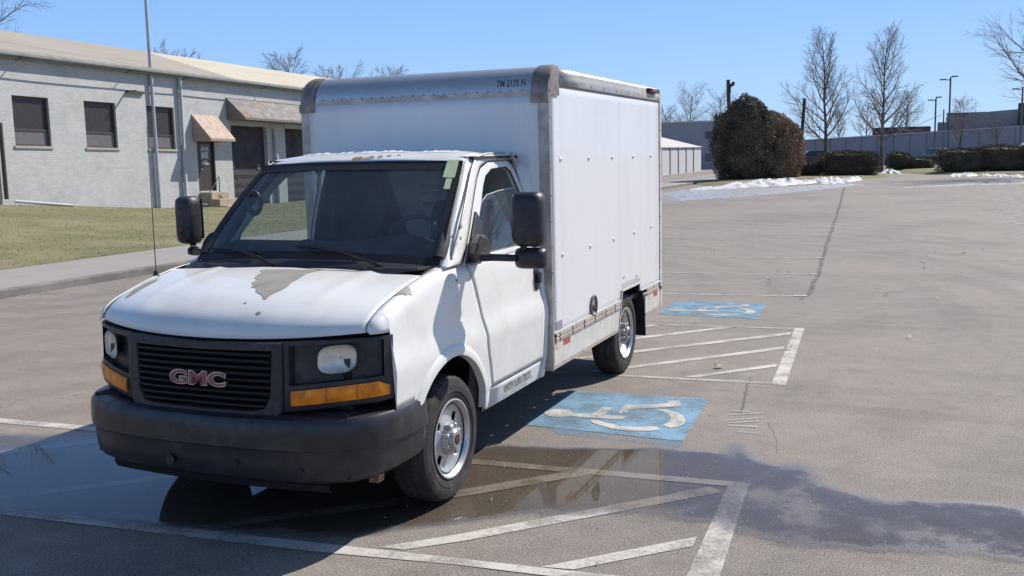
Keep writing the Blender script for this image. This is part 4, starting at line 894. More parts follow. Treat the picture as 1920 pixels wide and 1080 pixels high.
# --- hood
HC = [(-.10, 1.372), (-.25, 1.362), (-.4, 1.347), (-.55, 1.325), (-.70, 1.295), (-.80, 1.262), (-.88, 1.222), (-.93, 1.178), (-.952, 1.14), (-.955, 1.102)]
HS = [(-.14, 1.360), (-.22, 1.345), (-.32, 1.326), (-.42, 1.303), (-.52, 1.277), (-.60, 1.252), (-.67, 1.222), (-.72, 1.19), (-.745, 1.160), (-.755, 1.135)]
def hood_uv(u, v):
    U = u*2-1; a = abs(U); i = v*(len(HC)-1); k = min(int(i), len(HC)-2); t = i-k
    def cr(T_, j):
        p = [T_[max(k-1, 0)][j], T_[k][j], T_[k+1][j], T_[min(k+2, len(T_)-1)][j]]
        return .5*((2*p[1])+(-p[0]+p[2])*t+(2*p[0]-5*p[1]+4*p[2]-p[3])*t*t+(-p[0]+3*p[1]-3*p[2]+p[3])*t**3)
    w = a**2.3; y = cr(HC, 0)*(1-w)+cr(HS, 0)*w; z = cr(HC, 1)*(1-w)+cr(HS, 1)*w
    fade = 1-min(1, v*1.25)**2
    z += .010*fade*max(0, 1-((a-.0)/.60)**6)-.004*fade+.010*max(0, 1-abs(a-.62)/.10)*fade
    z += -.006*math.exp(-((U+.45)**2+(v-.55)**2)*60)
    return (.882*U, y, z)
hood = MB().grid(hood_uv, 64, 44).build('hood', 'paint', T, smooth=70, solid=.004)
def hoodpt(x, y):
    u = (x/.882+1)/2; lo, hi = 0, 1
    for _ in range(22):
        m_ = (lo+hi)/2
        if hood_uv(u, m_)[1] > y: lo = m_
        else: hi = m_
    p = hood_uv(u, lo); return (p[0], p[1], p[2]+.0022)
def fendpt(x, y):
    zc = sinterp(ZS, y); hC = .095; xe = Xs(y, zc-hC); sn = max(-1, min(1, (x-.888)/(xe-.888))); return (x+.001, y, zc-hC*(1-math.sqrt(max(0, 1-sn*sn)))+.003)
PEELS = 0
patch([(-.162, -.215), (-.14, -.19), (.015, -.165), (.10, -.170), (.24, -.150), (.22, -.185), (.206, -.28), (.225, -.36), (.235, -.433), (.25, -.50), (.265, -.58), (.255, -.66), (.262, -.74), (.235, -.735), (.19, -.69), (.132, -.658), (.09, -.60), (.05, -.585), (.02, -.53), (-.01, -.50), (.0, -.463), (-.05, -.42), (-.088, -.344), (-.11, -.27)], hoodpt, 'bare_primer_patch', 'peel', hood, 2)
patch([(-.80, -.66), (-.845, -.55), (-.855, -.44), (-.82, -.36), (-.79, -.40), (-.78, -.5), (-.765, -.62), (-.78, -.66)], hoodpt, 'bare_primer_patch', 'peel', hood, 1)
for cx, cy, r in ((.162, -.791, .008), (.294, -.857, .011)): patch([(cx+r*1.3*cos(a), cy+r*sin(a)) for a in [i*1.047 for i in range(6)]], hoodpt, 'paint_chip', 'peel', hood, 0)
patch([(.890, -.50), (.889, -.43), (.892, -.37), (.91, -.335), (.93, -.35), (.948, -.372), (.94, -.395), (.94, -.43), (.925, -.42), (.91, -.45), (.897, -.47)], fendpt, 'bare_primer_patch', 'peel', T, 1)
# chips on the driver's windscreen pillar
for (y, z, x) in ((.34, 1.60, .905), (.30, 1.53, .915), (.11, 1.30, .972)):
    MB().prism([(y+.014*cos(a)*gx.uniform(.6, 1.3), z+.012*sin(a)*gx.uniform(.6, 1.4)) for a in [i*.9 for i in range(7)]], 0, .003, lambda a, b_, h: (x+.012+h-(b_-z)*.22, a, b_)).build('paint_chip', 'peel', T)
# cowl, wipers
def cowl(u, v):
    U = u*2-1; p = wsB(U); q = Vector(hood_uv(u, 0)); q.z -= .035; q.y += .01; w = p+Vector((0, -.006, .0)); r = q.lerp(w, v); return (r.x*(1.01), r.y, r.z+.012*sin(v*pi))
MB().grid(cowl, 40, 8).build('cowl', 'black', T, smooth=60, solid=.004)
for (px, ex, lab) in ((.60, -.02, 1), (-.18, -.80, 1)):
    base = Vector((px, -.07, 1.385)); tip = Vector(ws((ex/.885*.93+1)/2+.02, .10)) + Vector((0, -.03, .02)); mid = base.lerp(tip, .5)+Vector((0, -.035, .035))
    wp = MB().tube([base, base.lerp(mid, .5)+Vector((0, -.01, .012)), mid, tip], [.014, .011, .009, .007], 6).build('wiper', 'black0', T, smooth=50)
    B0 = [Vector(ws((x/.885*.95+1)/2, .06+.05*k)) + Vector((0, -.020, .014)) for k, x in enumerate([ex-.10, ex+.05, ex+.22, ex+.40, ex+.52])]
    B0 = [Vector((p.x, p.y, p.z)) for p in B0]
    MB().tube([Vector(ws(((ex-.06+.50*k/8)/.885*.97+1)/2, .105-.055*k/8))+Vector((0, -.016, .010)) for k in range(9)], .0085, 5).build('wiper_blade', 'black0', wp)
MB().prism([(.50, -.09), (.60, -.075), (.80, -.02), (.90, .07), (.86, .02), (.84, -.10), (.62, -.12)], 1.374, 1.392).build('cowl_end_cover', 'black', T, bevel=.004)
MB().tube([(-.905, -.28, 1.30), (-.915, -.26, 2.25)], [.0035, .0018], 5).lathe([(-.01, .0), (-.01, .02), (.02, .012), (.02, 0)], (-.905, -.28, 1.34), axis='Z', seg=10).build('antenna', 'black0', T)
# --- fascia: bezels, lamps, grille
FP = [(0, -.990), (.2, -.988), (.35, -.980), (.5, -.957), (.6, -.925), (.72, -.870), (.82, -.812), (.90, -.762), (.95, -.712), (.982, -.640)]
def fy(x): return sinterp(FP, abs(x))
def hz_(x):
    a = abs(x)/.882; w = min(1, a)**2.3; return 1.102*(1-w)+1.135*w
for s in sides:
    def bz(x, z, d=0): return (s*x, fy(x)+d+(z-.9)*.05, z)
    def rect(x0, x1, z0, z1, z0b, z1b, n=10, r=.0):
        P = [(x0+(x1-x0)*k/n, z1+(z1b-z1)*k/n) for k in range(n)]+[(x1, z1b+(z0b-z1b)*k/6) for k in range(6)]+[(x1+(x0-x1)*k/n, z0b+(z0-z0b)*k/n) for k in range(n)]+[(x0, z0+(z1-z0)*k/6) for k in range(6)]; return P+P[:1]
    O_ = rect(.50, .975, .735, 1.100, .775, 1.112); I_ = rect(.530, .952, .872, 1.078, .905, 1.095)
    b = MB(); b.loft([[bz(.75+(x-.75)*.90, z, .05) for x, z in O_], [bz(x, z, .004) for x, z in O_], [bz(x, z, 0) for x, z in [(p[0]+(.75-p[0])*.02, p[1]+(.95-p[1])*.03) for p in O_]], [bz(x, z, 0) for x, z in I_], [bz(x*.98+.015, z*.96+.037, .05) for x, z in I_]], closed=False)
    b.grid(lambda u, v: bz(.51+.42*u, .86+.21*v+.03*u, .048), 12, 6)
    bez = b.build('headlight_bezel', 'black', T, smooth=35)
    # outer return joining the fender
    # headlight: reflector bowl and lens
    hx, hzc = .755, 1.005
    def hl(a, k, d):
        ca, sa = cos(a), sin(a); q = (abs(ca)**3+abs(sa)**3)**(-1/3); x = hx+.087*k*ca*q; z = hzc+.072*k*sa*q+.006*(ca); return bz(x, z, d)
    head = MB().loft([[hl(2*pi*i/32, k, d) for i in range(33)] for k, d in ((1, .002), (.97, .012), (.85, .024), (.5, .036), (.05, .040))], closed=False).build('headlight', 'reflector', bez, smooth=60)
    MB().loft([[hl(2*pi*i/32, k, d) for i in range(33)] for k, d in ((1.0, .004), (.85, -.012), (.5, -.022), (.02, -.026))], closed=False).build('lens', 'lens', head, smooth=60)
    MB().loft([[hl(2*pi*i/32, k, .006) for i in range(33)] for k in (1.0, 1.09)], closed=False).build('headlight_rim', 'black0', head)
    # amber signal strip
    def sg(u, v, d):
        x = .545+.422*u; z0 = .770+.034*u; z1 = .846+.036*u-.03*max(0, u-.93)/.07; return bz(x, z0+(z1-z0)*v, d)
    b = MB(); b.grid(lambda u, v: sg(u, v, -.010-.006*sin(pi*v)), 24, 6); b.loft([[sg(u, v, .02), sg(u, v, -.010)] for u, v in [(k/12, 0) for k in range(13)]+[(1, k/3) for k in range(1, 4)]+[(1-k/12, 1) for k in range(1, 13)]+[(0, 1-k/3) for k in range(1, 4)]], closed=False)
    b.build('turn_signal', 'amber', T, smooth=35)
    b = MB()
    for u in (.40, .72): b.grid(lambda a, v: sg(u+.006*a, .03+.94*v, -.0175), 2, 4)
    b.build('signal_divider', 'redl', T)
# grille
def gf(x, z, d=0): return (x, fy(x)+d+(z-.9)*.05, z)
GO = [(-.498, 1.098), (0, 1.086), (.498, 1.098), (.497, .74), (.47, .70), (.40, .690), (0, .688), (-.40, .690), (-.47, .70), (-.497, .74), (-.498, 1.098)]
GI = [(-.442, 1.052), (0, 1.045), (.442, 1.052), (.430, .82), (.395, .755), (.33, .742), (0, .738), (-.33, .742), (-.395, .755), (-.430, .82), (-.442, 1.052)]
go = [(p.x, p.y) for p in resample([(x, z, 0) for x, z in GO], 81)]; gi = []
# pair ring points by segment to keep corners
def segs(P, n): return [(a[0]+(c[0]-a[0])*k/n, a[1]+(c[1]-a[1])*k/n) for a, c in zip(P, P[1:]) for k in range(n)]+[P[-1]]
go, gi = segs(GO, 8), segs(GI, 8)
gr = MB().loft([[gf(x, z, .05) for x, z in go], [gf(x, z, -.002) for x, z in go], [gf(x*.985, (z-.9)*.97+.9, -.012) for x, z in go], [gf(x*1.015, (z-.9)*1.03+.9, -.012) for x, z in gi], [gf(x, z, -.002) for x, z in gi], [gf(x, z, .05) for x, z in gi]], closed=False).build('grille', 'black', T, smooth=30)
MB().grid(lambda u, v: gf(-.47+.94*u, .70+.39*v, .055), 12, 3).build('grille_backing', 'dark', gr)
for k in range(9):
    z = .765+.0335*k; hw = .436 if z > .83 else .40+(z-.765)/.065*.03
    MB().loft([[gf(-hw+2*hw*i/16, z+dz, d) for dz, d in ((-.007, .045), (-.009, -.006), (-.002, -.010), (.004, -.006), (.006, .045))] for i in range(17)], closed=False).build('slat', 'black0', gr, smooth=40)
mt = frame((0.0, -1.012, .893), (1, 0, 0), (0, .04, 1))
badge = text('GMC', 'badge', .098, mt, 'dullchrome', gr, .008, .0056, 1.62, 1.06)
text('GMC', 'badge_face', .098, frame((0.0, -1.0225, .893), (1, 0, 0), (0, .04, 1)), 'red', badge, .0012, .0016, 1.62, 1.06)
# --- bumper
BPp = [(0, -1.060), (.15, -1.059), (.3, -1.055), (.5, -1.037), (.65, -1.008), (.78, -.960), (.88, -.890), (.945, -.80), (.985, -.68), (1.0, -.54), (1.0, -.42), (.995, -.345)]
bp = [(-x, y) for x, y in BPp[::-1][:-1]]+BPp
bp = [Vector((p.x, p.y, 0)) for p in resample([(x, y, 0) for x, y in bp], 73)]
SEC = [(-.17, .722), (-.09, .722), (-.035, .716), (-.008, .706), (.004, .69), (.010, .655), (.012, .60), (.010, .556), (-.001, .549), (-.004, .540), (-.005, .48), (-.012, .425), (-.024, .39), (-.055, .368), (-.16, .365)]
loops = []
for i, p in enumerate(bp):
    d = (bp[min(i+1, 72)]-bp[max(i-1, 0)]).normalized(); n = Vector((d.y, -d.x, 0)); e = abs(i-36)/36; rise = .02*max(0, e-.6)/.4
    loops.append([(p.x+n.x*o, p.y+n.y*o, z+(rise if z < .45 else 0)+(.012*e if z > .65 else 0)) for o, z in SEC])
bum = MB().loft(loops, closed=False).build('bumper', 'bumper', T, smooth=32, solid=.004)
for x, y, z, r in ((-.18, -1.064, .50, .03), (.25, -1.066, .52, .012), (.62, -1.020, .50, .012)):
    MB().lathe([(-.003, 0), (-.003, r), (.004, r)], (x, y, z-.05), axis='Y', seg=14).build('bumper_plug', 'black', bum)
MB().loft([[(x, -.97+.10*abs(x)**2+o, z) for o, z in ((.03, .38), (0, .35), (.02, .31), (.08, .295))] for x in [-.72+.06*i for i in range(25)]], closed=False).build('air_dam', 'black0', T, smooth=40)
MB().prism([(.80, .30), (.86, .30), (.87, .37), (.82, .37)], -.66, -.60, lambda a, z, h: (a, h, z)).build('bumper_bracket', 'rust', bum)
# dark nose filler added to block light; floor and chassis also block it
MB().box(-.88, .88, -.66, -.10, .42, 1.10).box(-.80, .80, -.80, -.655, .40, 1.0).box(-.84, .84, -.90, -.80, .39, .73).box(-.46, .46, -.925, -.80, .732, 1.04).build('engine_bay_filler', 'dark', T)
MB().box(-.90, .90, .10, 1.55, .47, .55).build('cab_floor', 'dark', T)
MB().box(-.42, -.30, -.7, 4.55, .46, .62).box(.30, .42, -.7, 4.55, .46, .62).box(-.8, .8, 3.55, 3.7, .32, .44).box(-.75, .75, -.1, .1, .24, .36).box(-.3, .3, .6, 2.6, .36, .48).box(-.98, .98, 1.60, 4.68, .66, .70).build('chassis', 'dark', T)
MB().box(.50, .70, 2.65, 3.15, .36, .50).build('tank_bracket', 'skirt', T, bevel=.01)
# interior
def dash(u, v):
    P = [(.10, 1.375), (.20, 1.42), (.34, 1.475), (.47, 1.49), (.54, 1.43), (.55, 1.1), (.5, .8)]; y, z = P[int(round(v*6))]; x = -.86+1.72*u
    hump = .045*math.exp(-((x-.43)/.24)**2)*(1 if .3 < y < .55 else .2); return (x, y+.02*abs(x), z+hump)
MB().grid(dash, 30, 7).build('dashboard', 'interior', T, smooth=50)
vb = MB()
for k in range(10): x = .20+.042*k; vb.add([(x, .135, 1.398), (x+.012, .135, 1.398), (x+.034, .18, 1.420), (x+.022, .18, 1.420)], [(0, 1, 2, 3)])
vo = vb.build('defroster_vent', 'bulk', T); vo['kind'] = 'stuff'
def torus(c, Rr, r, tilt, name, m, par, n=36, k=8, sx=1):
    b = MB(); L = []
    for i in range(n+1):
        a = 2*pi*i/n; p = Vector((Rr*cos(a)*sx, 0, Rr*sin(a))); e = Vector((cos(a)*sx, 0, sin(a)))
        L.append([Vector((p.x+e.x*r*cos(2*pi*j/k), r*sin(2*pi*j/k), p.z+e.z*r*cos(2*pi*j/k))) for j in range(k+1)])
    M4 = Matrix.Translation(c) @ Matrix.Rotation(R(tilt), 4, 'X'); b.loft([[M4 @ p for p in l] for l in L], closed=False); return b.build(name, m, par, smooth=80)
sw = torus((.43, .60, 1.47), .19, .015, -28, 'steering_wheel', 'black', T)
MB().tube([(.43, .58, 1.47), (.43, .42, 1.36)], .05, 10).tube([(.25, .60, 1.47), (.61, .60, 1.47)], .018, 6).build('steering_hub', 'interior', sw, smooth=50)
torus((-.70, .47, 1.74), .07, .018, 0, 'grab_handle', 'black', T, sx=.75)
for s in sides:
    st_ = MB().box(s*.43-.24, s*.43+.24, .75, 1.28, .85, 1.0).build('seat', 'seat', T, bevel=.05)
    MB().prism([(1.15, .95), (1.30, .95), (1.46, 1.70), (1.36, 1.72)], s*.43-.24, s*.43+.24, lambda a, z, h: (h, a, z)).build('backrest', 'seat', st_, bevel=.045)
    MB().box(s*.43-.13, s*.43+.13, 1.36, 1.46, 1.73, 1.90).build('headrest', 'seat', st_, bevel=.04)
bk = MB().prism([(-.93, .5), (.93, .5), (.93, 1.35), (.76, 2.0), (-.76, 2.0), (-.93, 1.35)], 1.545, 1.562, lambda a, z, h: (a, h, z)).build('bulkhead', 'bulk', T)
MB().prism([(-.92, .5), (-.92, 1.35), (-.76, 1.98), (-.30, 1.98), (-.22, 1.75), (-.05, 1.3), (-.05, .5)], 1.50, 1.54, lambda a, z, h: (a, h, z)).build('sliding_door', 'seat', bk)
nb_ = MB().box(.02, .31, 1.537, 1.5445, 1.60, 1.86).build('notice', 'paper', bk)
text('NEED A PLAN', 'notice_lettering', .045, frame((.165, 1.5355, 1.80), (1, 0, 0), (0, 0, 1)), 'grime', nb_, .0005); text('FOR THIS TRUCK', 'notice_lettering', .036, frame((.165, 1.5355, 1.755), (1, 0, 0), (0, 0, 1)), 'grime', nb_, .0005)
MB().box(.03, .30, 1.532, 1.5368, 1.66, 1.69).build('red_stripe', 'red', nb_)
for s in sides: MB().tube([(s*.855, .14, 1.41), (s*.80, .45, 1.70), (s*.72, .76, 1.965)], [.05, .045, .045], 8).build('pillar_trim', 'interior', T, smooth=50)
MB().box(-.80, .80, .80, 1.54, 2.0, 2.02).build('headliner', 'interior', T)
for s in sides: MB().box(s*.40-.33, s*.40+.33, .71, .88, 1.955, 1.975).build('sun_visor', 'interior', T, bevel=.008)
# --- wheels
def wheel(s, y0, par, deep):
    c = (0, y0, .375); xo = .985
    wt = thing_part = bpy.data.objects.new('wheel', None)
    TP = [(-.235, .235), (-.238, .30), (-.228, .345), (-.205, .371), (-.17, .3765), (-.166, .369), (-.160, .369), (-.156, .377), (-.10, .378), (-.096, .370), (-.088, .370), (-.084, .378), (-.035, .372), (-.012, .352), (-.001, .325), (.0, .30), (-.004, .265), (-.012, .238), (-.02, .228)]
    def tmod(k, h, r):
        if r > .365: return r-(.007 if k % 2 and (h < -.165 or h > -.05) else 0)
        return r
    tyre = MB().lathe([(xo+h, r) for h, r in TP], c, sgn=s, seg=112, mod=tmod).build('wheel', 'rubber', par, smooth=32)
    MB().lathe([(xo-.0005+h, r) for h, r in ((0, .292), (.0015, .290), (.0015, .278), (0, .276))], c, sgn=s, seg=48).build('sidewall_lettering_band', 'rubber', tyre, smooth=30)
    # rim with hand holes
    d = .075 if deep else .045
    rp = [(-.012, .236), (-.002, .236), (.0, .228), (-.006, .219), (-.020, .213), (-.030, .205), (-.05 if deep else -.036, .192), (-d+.004, .176), (-d, .163), (-d+.002, .120), (-d+.010, .104), (-d+.012, .04)]
    seg = 96; b = MB(); n = len(rp); L = []
    for k in range(seg):
        a = 2*pi*k/seg; L.append([(s*(xo+h), y0+r*cos(a), .375+r*sin(a)) for h, r in rp])
    v = [p for l in L for p in l]; f = []
    for k in range(seg):
        for i in range(n-1):
            ph = (k % 24)
            if i == 8 and 10 <= ph <= 14: continue
            if i == 7 and 11 <= ph <= 13: continue
            a = k*n+i; q = ((k+1) % seg)*n+i; f.append((a, a+1, q+1, q))
    b.add(v, f); rim = b.build('rim', 'rim', tyre, smooth=35, solid=.005)
    MB().lathe([(xo-.13, .20), (xo-.13, .0)], c, sgn=s, seg=32).lathe([(xo-.13, .225), (xo-.03, .225)], c, sgn=s, seg=32).build('brake_drum', 'dark', tyre, smooth=30)
    # hub cap with eight nut covers
    hb = MB().lathe([(xo-d, .092), (xo-d+.035, .088), (xo-d+.045, .080), (xo-d+.050, .062), (xo+.018, .058), (xo+.026, .050), (xo+.028, .0)], c, sgn=s, seg=40).build('hub_cap', 'cap', rim, smooth=35)
    for k in range(8):
        a = 2*pi*(k+.5)/8; cy, cz = y0+.080*cos(a), .375+.080*sin(a)
        MB().lathe([(xo-d+.004, .017), (xo+.002, .016), (xo+.008, .011), (xo+.010, 0)], (0, cy, cz), sgn=s, seg=12).build('lug_nut', 'cap', rim, smooth=40)
    MB().lathe([(xo+.0285, .032), (xo+.0305, .030), (xo+.0310, 0)], c, sgn=s, seg=24).build('emblem_disc', 'black0', rim, smooth=30)
    text('GMC', 'emblem', .022, frame((s*(xo+.0325), y0, .375), (0, -s*0-.0 + (s), 0), (0, 0, 1)) if False else frame((s*(xo+.0325), y0, .375), (0, s, 0), (0, 0, 1)), 'red', rim, .0008, .0006, 1.3)
    if deep is False: pass
    MB().lathe([(xo-.235, .0), (xo-.235, .236), (xo-.02, .20)], c, sgn=s, seg=32).build('wheel_inner', 'dark', tyre)
    return tyre
for s in sides: wheel(s, 0, T, False); wheel(s, 3.63, T, True)
# --- mirrors
for s in sides:
    k = 1
    base = MB().prism([(.36, 1.378), (.555, 1.385), (.60, 1.45), (.55, 1.53), (.47, 1.55), (.40, 1.50), (.36, 1.44)], .94, 1.035, lambda a, z, h: (s*h, a-(h-.94)*.8, z)).build('mirror', 'black', T, bevel=.022)
    MB().tube([(s*1.0, .36, 1.412), (s*1.10, .40, 1.408), (s*1.22, .46, 1.40)], [.030, .022, .022], 10).build('mirror_arm', 'black', base, smooth=50)
    def pod(x0, x1, z0, z1, yf, yb, n, m='black'):
        def sh_(t, ins, y):
            P = []
            for i in range(32):
                a = 2*pi*i/32; ca, sa = cos(a), sin(a); q = (abs(ca)**6+abs(sa)**6)**(-1/6); P.append((s*((x0+x1)/2+((x1-x0)/2-ins)*ca*q), y, (z0+z1)/2+((z1-z0)/2-ins)*sa*q))
            return P
        return MB().loft([sh_(0, .09 if z1-z0 > .2 else .055, yf+.002), sh_(0, .035, yf+.006), sh_(0, .012, yf+.024), sh_(0, 0, yf+.06), sh_(0, .002, yb-.01), sh_(0, .008, yb)], cap=True).build(n, m, base, smooth=40)
    if s == 1: pod(1.185, 1.392, 1.468, 1.800, .43, .56, 'mirror_head'); pod(1.195, 1.398, 1.330, 1.460, .45, .55, 'lower_mirror_head')
    else: pod(1.205, 1.355, 1.455, 1.790, .40, .54, 'mirror_head'); pod(1.225, 1.31, 1.368, 1.435, .45, .52, 'lower_mirror_head')
    MB().box(min(s*1.20, s*1.35), max(s*1.20, s*1.35), .5605 if s == 1 else .5405, .564 if s == 1 else .544, 1.49, 1.77).build('mirror_glass', 'chrome', base); MB().tube([(s*1.26, .49, 1.44), (s*1.26, .49, 1.49)], .022, 8).build('mirror_joint', 'black0', base)
# --- lettering on the rocker
text('UNDER 8,600 GROSS', 'door_lettering', .070, frame((.9755, 1.035, .487), (0, 1, 0), (-.13, 0, 1)), 'grime', T, .0006, .0004, .70, 1.1)

# --- cargo box
WX, Y1, Y2, ZP, ZT, ZSK = 1.031, 1.572, 4.725, .727, 2.65, .479
def sidepan(s):
    ys = sorted(set([Y1+.028+(Y2-.05-Y1-.028)*k/30 for k in range(31)]+[3.33, 3.95])); zs = [ZP, .765, .805]+[.805+(2.515-.805)*k/24 for k in range(1, 25)]
    v = [(s*(WX-.002), y, z) for z in zs for y in ys]; n = len(ys); f = []
    for j in range(len(zs)-1):
        for i in range(n-1):
            if j < 2 and ys[i] >= 3.33-1e-6 and ys[i+1] <= 3.95+1e-6: continue
            a = j*n+i; f.append((a, a+1, a+n+1, a+n))
    return MB().add(v, f).build('side_panel', 'boxw', T, smooth=20, solid=.01)
for s in sides:
    pn = sidepan(s)
    lo, hi = sorted((s*(WX-.004), s*(WX+.006)))
    # posts and rails
    MB().box(*sorted((s*(WX-.075), s*(WX+.007))), Y1-.006, Y1+.028, .452, 2.448).build('corner_post', 'alu', T, bevel=.004)
    MB().box(*sorted((s*(WX-.04), s*(WX+.009))), Y2-.05, Y2+.012, .46, ZT-.02).build('rear_post', 'skirt', T, bevel=.005)
    tr_ = MB().loft([[(s*x, y, z) for x, z in ((WX-.005, 2.515), (WX+.010, 2.517), (WX+.010, 2.560), (WX+.004, 2.575), (WX-.005, 2.615), (WX-.03, 2.640), (WX-.07, 2.650))] for y in (Y1+.222, 2.4, 3.4, Y2-.03)], closed=False).build('roof_rail', 'alu', T, smooth=25, solid=.006)
    # skirt
    for a, c, n_ in ((Y1+.028, 3.22, 1), (4.125, Y2-.05, 1)):
        MB().prism([(a, ZSK), (c, ZSK), (c+(.06 if a < 2 else -0), ZP-.07), (a, ZP-.07)], 0, .018, lambda p, q, h: (s*(WX-.016+h), p, q)).build('skirt', 'skirt', T, bevel=.003)
        MB().box(*sorted((s*(WX-.06), s*(WX+.004))), a, c, ZSK-.022, ZSK-.002).build('skirt_edge', 'rail', T)
    MB().box(*sorted((s*(WX-.012), s*(WX+.010))), Y1+.028, 3.29, ZP-.008, ZP+.004).box(*sorted((s*(WX-.012), s*(WX+.010))), 3.97, Y2-.05, ZP-.008, ZP+.004).build('panel_edge_strip', 'white', T)
    ys_ = [1.612, 1.70, 1.985, 2.265, 2.54, 2.83, 3.105, 3.275]
    for a, c in list(zip(ys_, ys_[1:]))+[(4.13, 4.40), (4.40, 4.60)]:
        MB().loft([[(s*(WX+o), y, z) for o, z in ((.002, ZP-.072), (.012, ZP-.070), (.014, ZP-.045), (.006, ZP-.042), (.006, ZP-.036), (.014, ZP-.032), (.012, ZP-.010), (.002, ZP-.009))] for y in (a+.010, c-.012)], closed=False).build('rail_segment', 'rail', T)
    # wheel box trim
    MB().prism([(3.235, .50), (3.33, .805), (3.345, .805), (3.25, .50)], 0, .02, lambda p, q, h: (s*(WX-.01+h), p, q)).box(*sorted((s*(WX-.01), s*(WX+.010))), 3.33, 3.95, .797, .812).build('wheel_opening_trim', 'skirt', T)
    MB().box(*sorted((s*.72, s*(WX-.012))), 3.24, 3.99, .80, .815).box(*sorted((s*.70, s*.72)), 3.2, 4.02, .45, .81).build('wheel_box', 'dark', T)
    MB().prism([(3.95, .80), (3.965, .80), (4.12, .62), (4.165, .26), (4.145, .26), (4.095, .62)], s*.60, s*1.026, lambda p, q, h: (h, p, q)).build('mudflap', 'dark', T)
    # bolts and rivets
    if s == 1:
        for y, z in [(y, 1.981) for y in (1.806, 2.461, 3.092, 3.735, 4.352)]+[(y, z) for y, z in ((1.817, 1.279), (2.472, 1.281), (3.115, 1.281), (3.752, 1.290), (4.359, 1.299))]:
            MB().lathe([(WX-.003, .018), (WX+.002, .016), (WX+.007, .009), (WX+.008, 0)], (0, y, z), seg=12).build('panel_bolt', 'boxw', T, smooth=50)
        for y, z in ((3.412, .917), (3.814, .883)): MB().lathe([(WX-.003, .012), (WX+.004, .010), (WX+.006, 0)], (0, y, z), seg=8).build('panel_bolt', 'alu', T, smooth=50)
    b = MB()
    for k in range(11): b.lathe([(WX+.007, .009), (WX+.012, .006), (WX+.013, 0)], (0, Y1+.014, .62+.185*k), sgn=s, seg=6)
    for k in range(9): b.lathe([(WX+.010, .009), (WX+.015, .006), (WX+.016, 0)], (0, Y1+.25+.345*k, 2.538), sgn=s, seg=6)
    for k in range(11): b.lathe([(WX+.009, .008), (WX+.013, .006), (WX+.014, 0)], (0, Y2-.03, .70+.17*k), sgn=s, seg=6)
    b.build('rivets', 'alu', T)['kind'] = 'stuff'
    # reflective tape and plates
    MB().box(*sorted((s*(WX+.002), s*(WX+.0045))), 1.645, 1.785, .598, .640).build('white_reflector', 'whitetape', T); MB().box(*sorted((s*(WX+.002), s*(WX+.0045))), 1.786, 1.945, .602, .644).build('red_reflector', 'redtape', T)
    MB().box(*sorted((s*(WX+.002), s*(WX+.0045))), 4.23, 4.41, .600, .640).build('white_reflector', 'whitetape', T); MB().box(*sorted((s*(WX+.002), s*(WX+.0045))), 4.411, 4.57, .602, .642).build('red_reflector', 'redtape', T)
    MB().lathe([(WX+.009, .022), (WX+.016, .018), (WX+.018, 0)], (0, 4.69, .66), sgn=s, seg=14).build('side_marker', 'redl', T, smooth=40)
    ml = MB().box(*sorted((s*(WX-.04), s*(WX+.035))), 4.22, 4.52, 2.580, 2.618).build('marker_lamp_base', 'black0', T, bevel=.004); MB().box(*sorted((s*(WX+.006), s*(WX+.045))), 4.26, 4.44, 2.586, 2.612).build('marker_lamp', 'redl', ml, bevel=.006)
MB().box(WX+.0005, WX+.0022, 1.655, 1.78, .735, .80).build('data_plate', 'sticker', T)
# fuel filler: oval recess
fz, fyc = .797, 2.525
b = MB(); L = []
for o, k in ((.003, 1.0), (.016, .97), (.016, .86), (-.03, .80), (-.05, .75), (-.05, .01)):
    L.append([(WX+o, fyc+.078*k*cos(2*pi*i/28), fz+.088*k*sin(2*pi*i/28)) for i in range(29)])
ff = b.loft(L, closed=False).build('fuel_filler', 'cast', T, smooth=35)
MB().lathe([(WX-.045, .035), (WX+.0, .034), (WX+.006, .028), (WX+.006, 0)], (0, fyc, fz-.02), seg=18).box(WX+.006, WX+.018, fyc-.03, fyc+.03, fz-.026, fz-.014).build('fuel_cap', 'black0', ff, smooth=40)
MB().box(WX-.02, WX+.012, fyc-.05, fyc-.02, fz+.02, fz+.035).build('filler_latch', 'alu', ff)
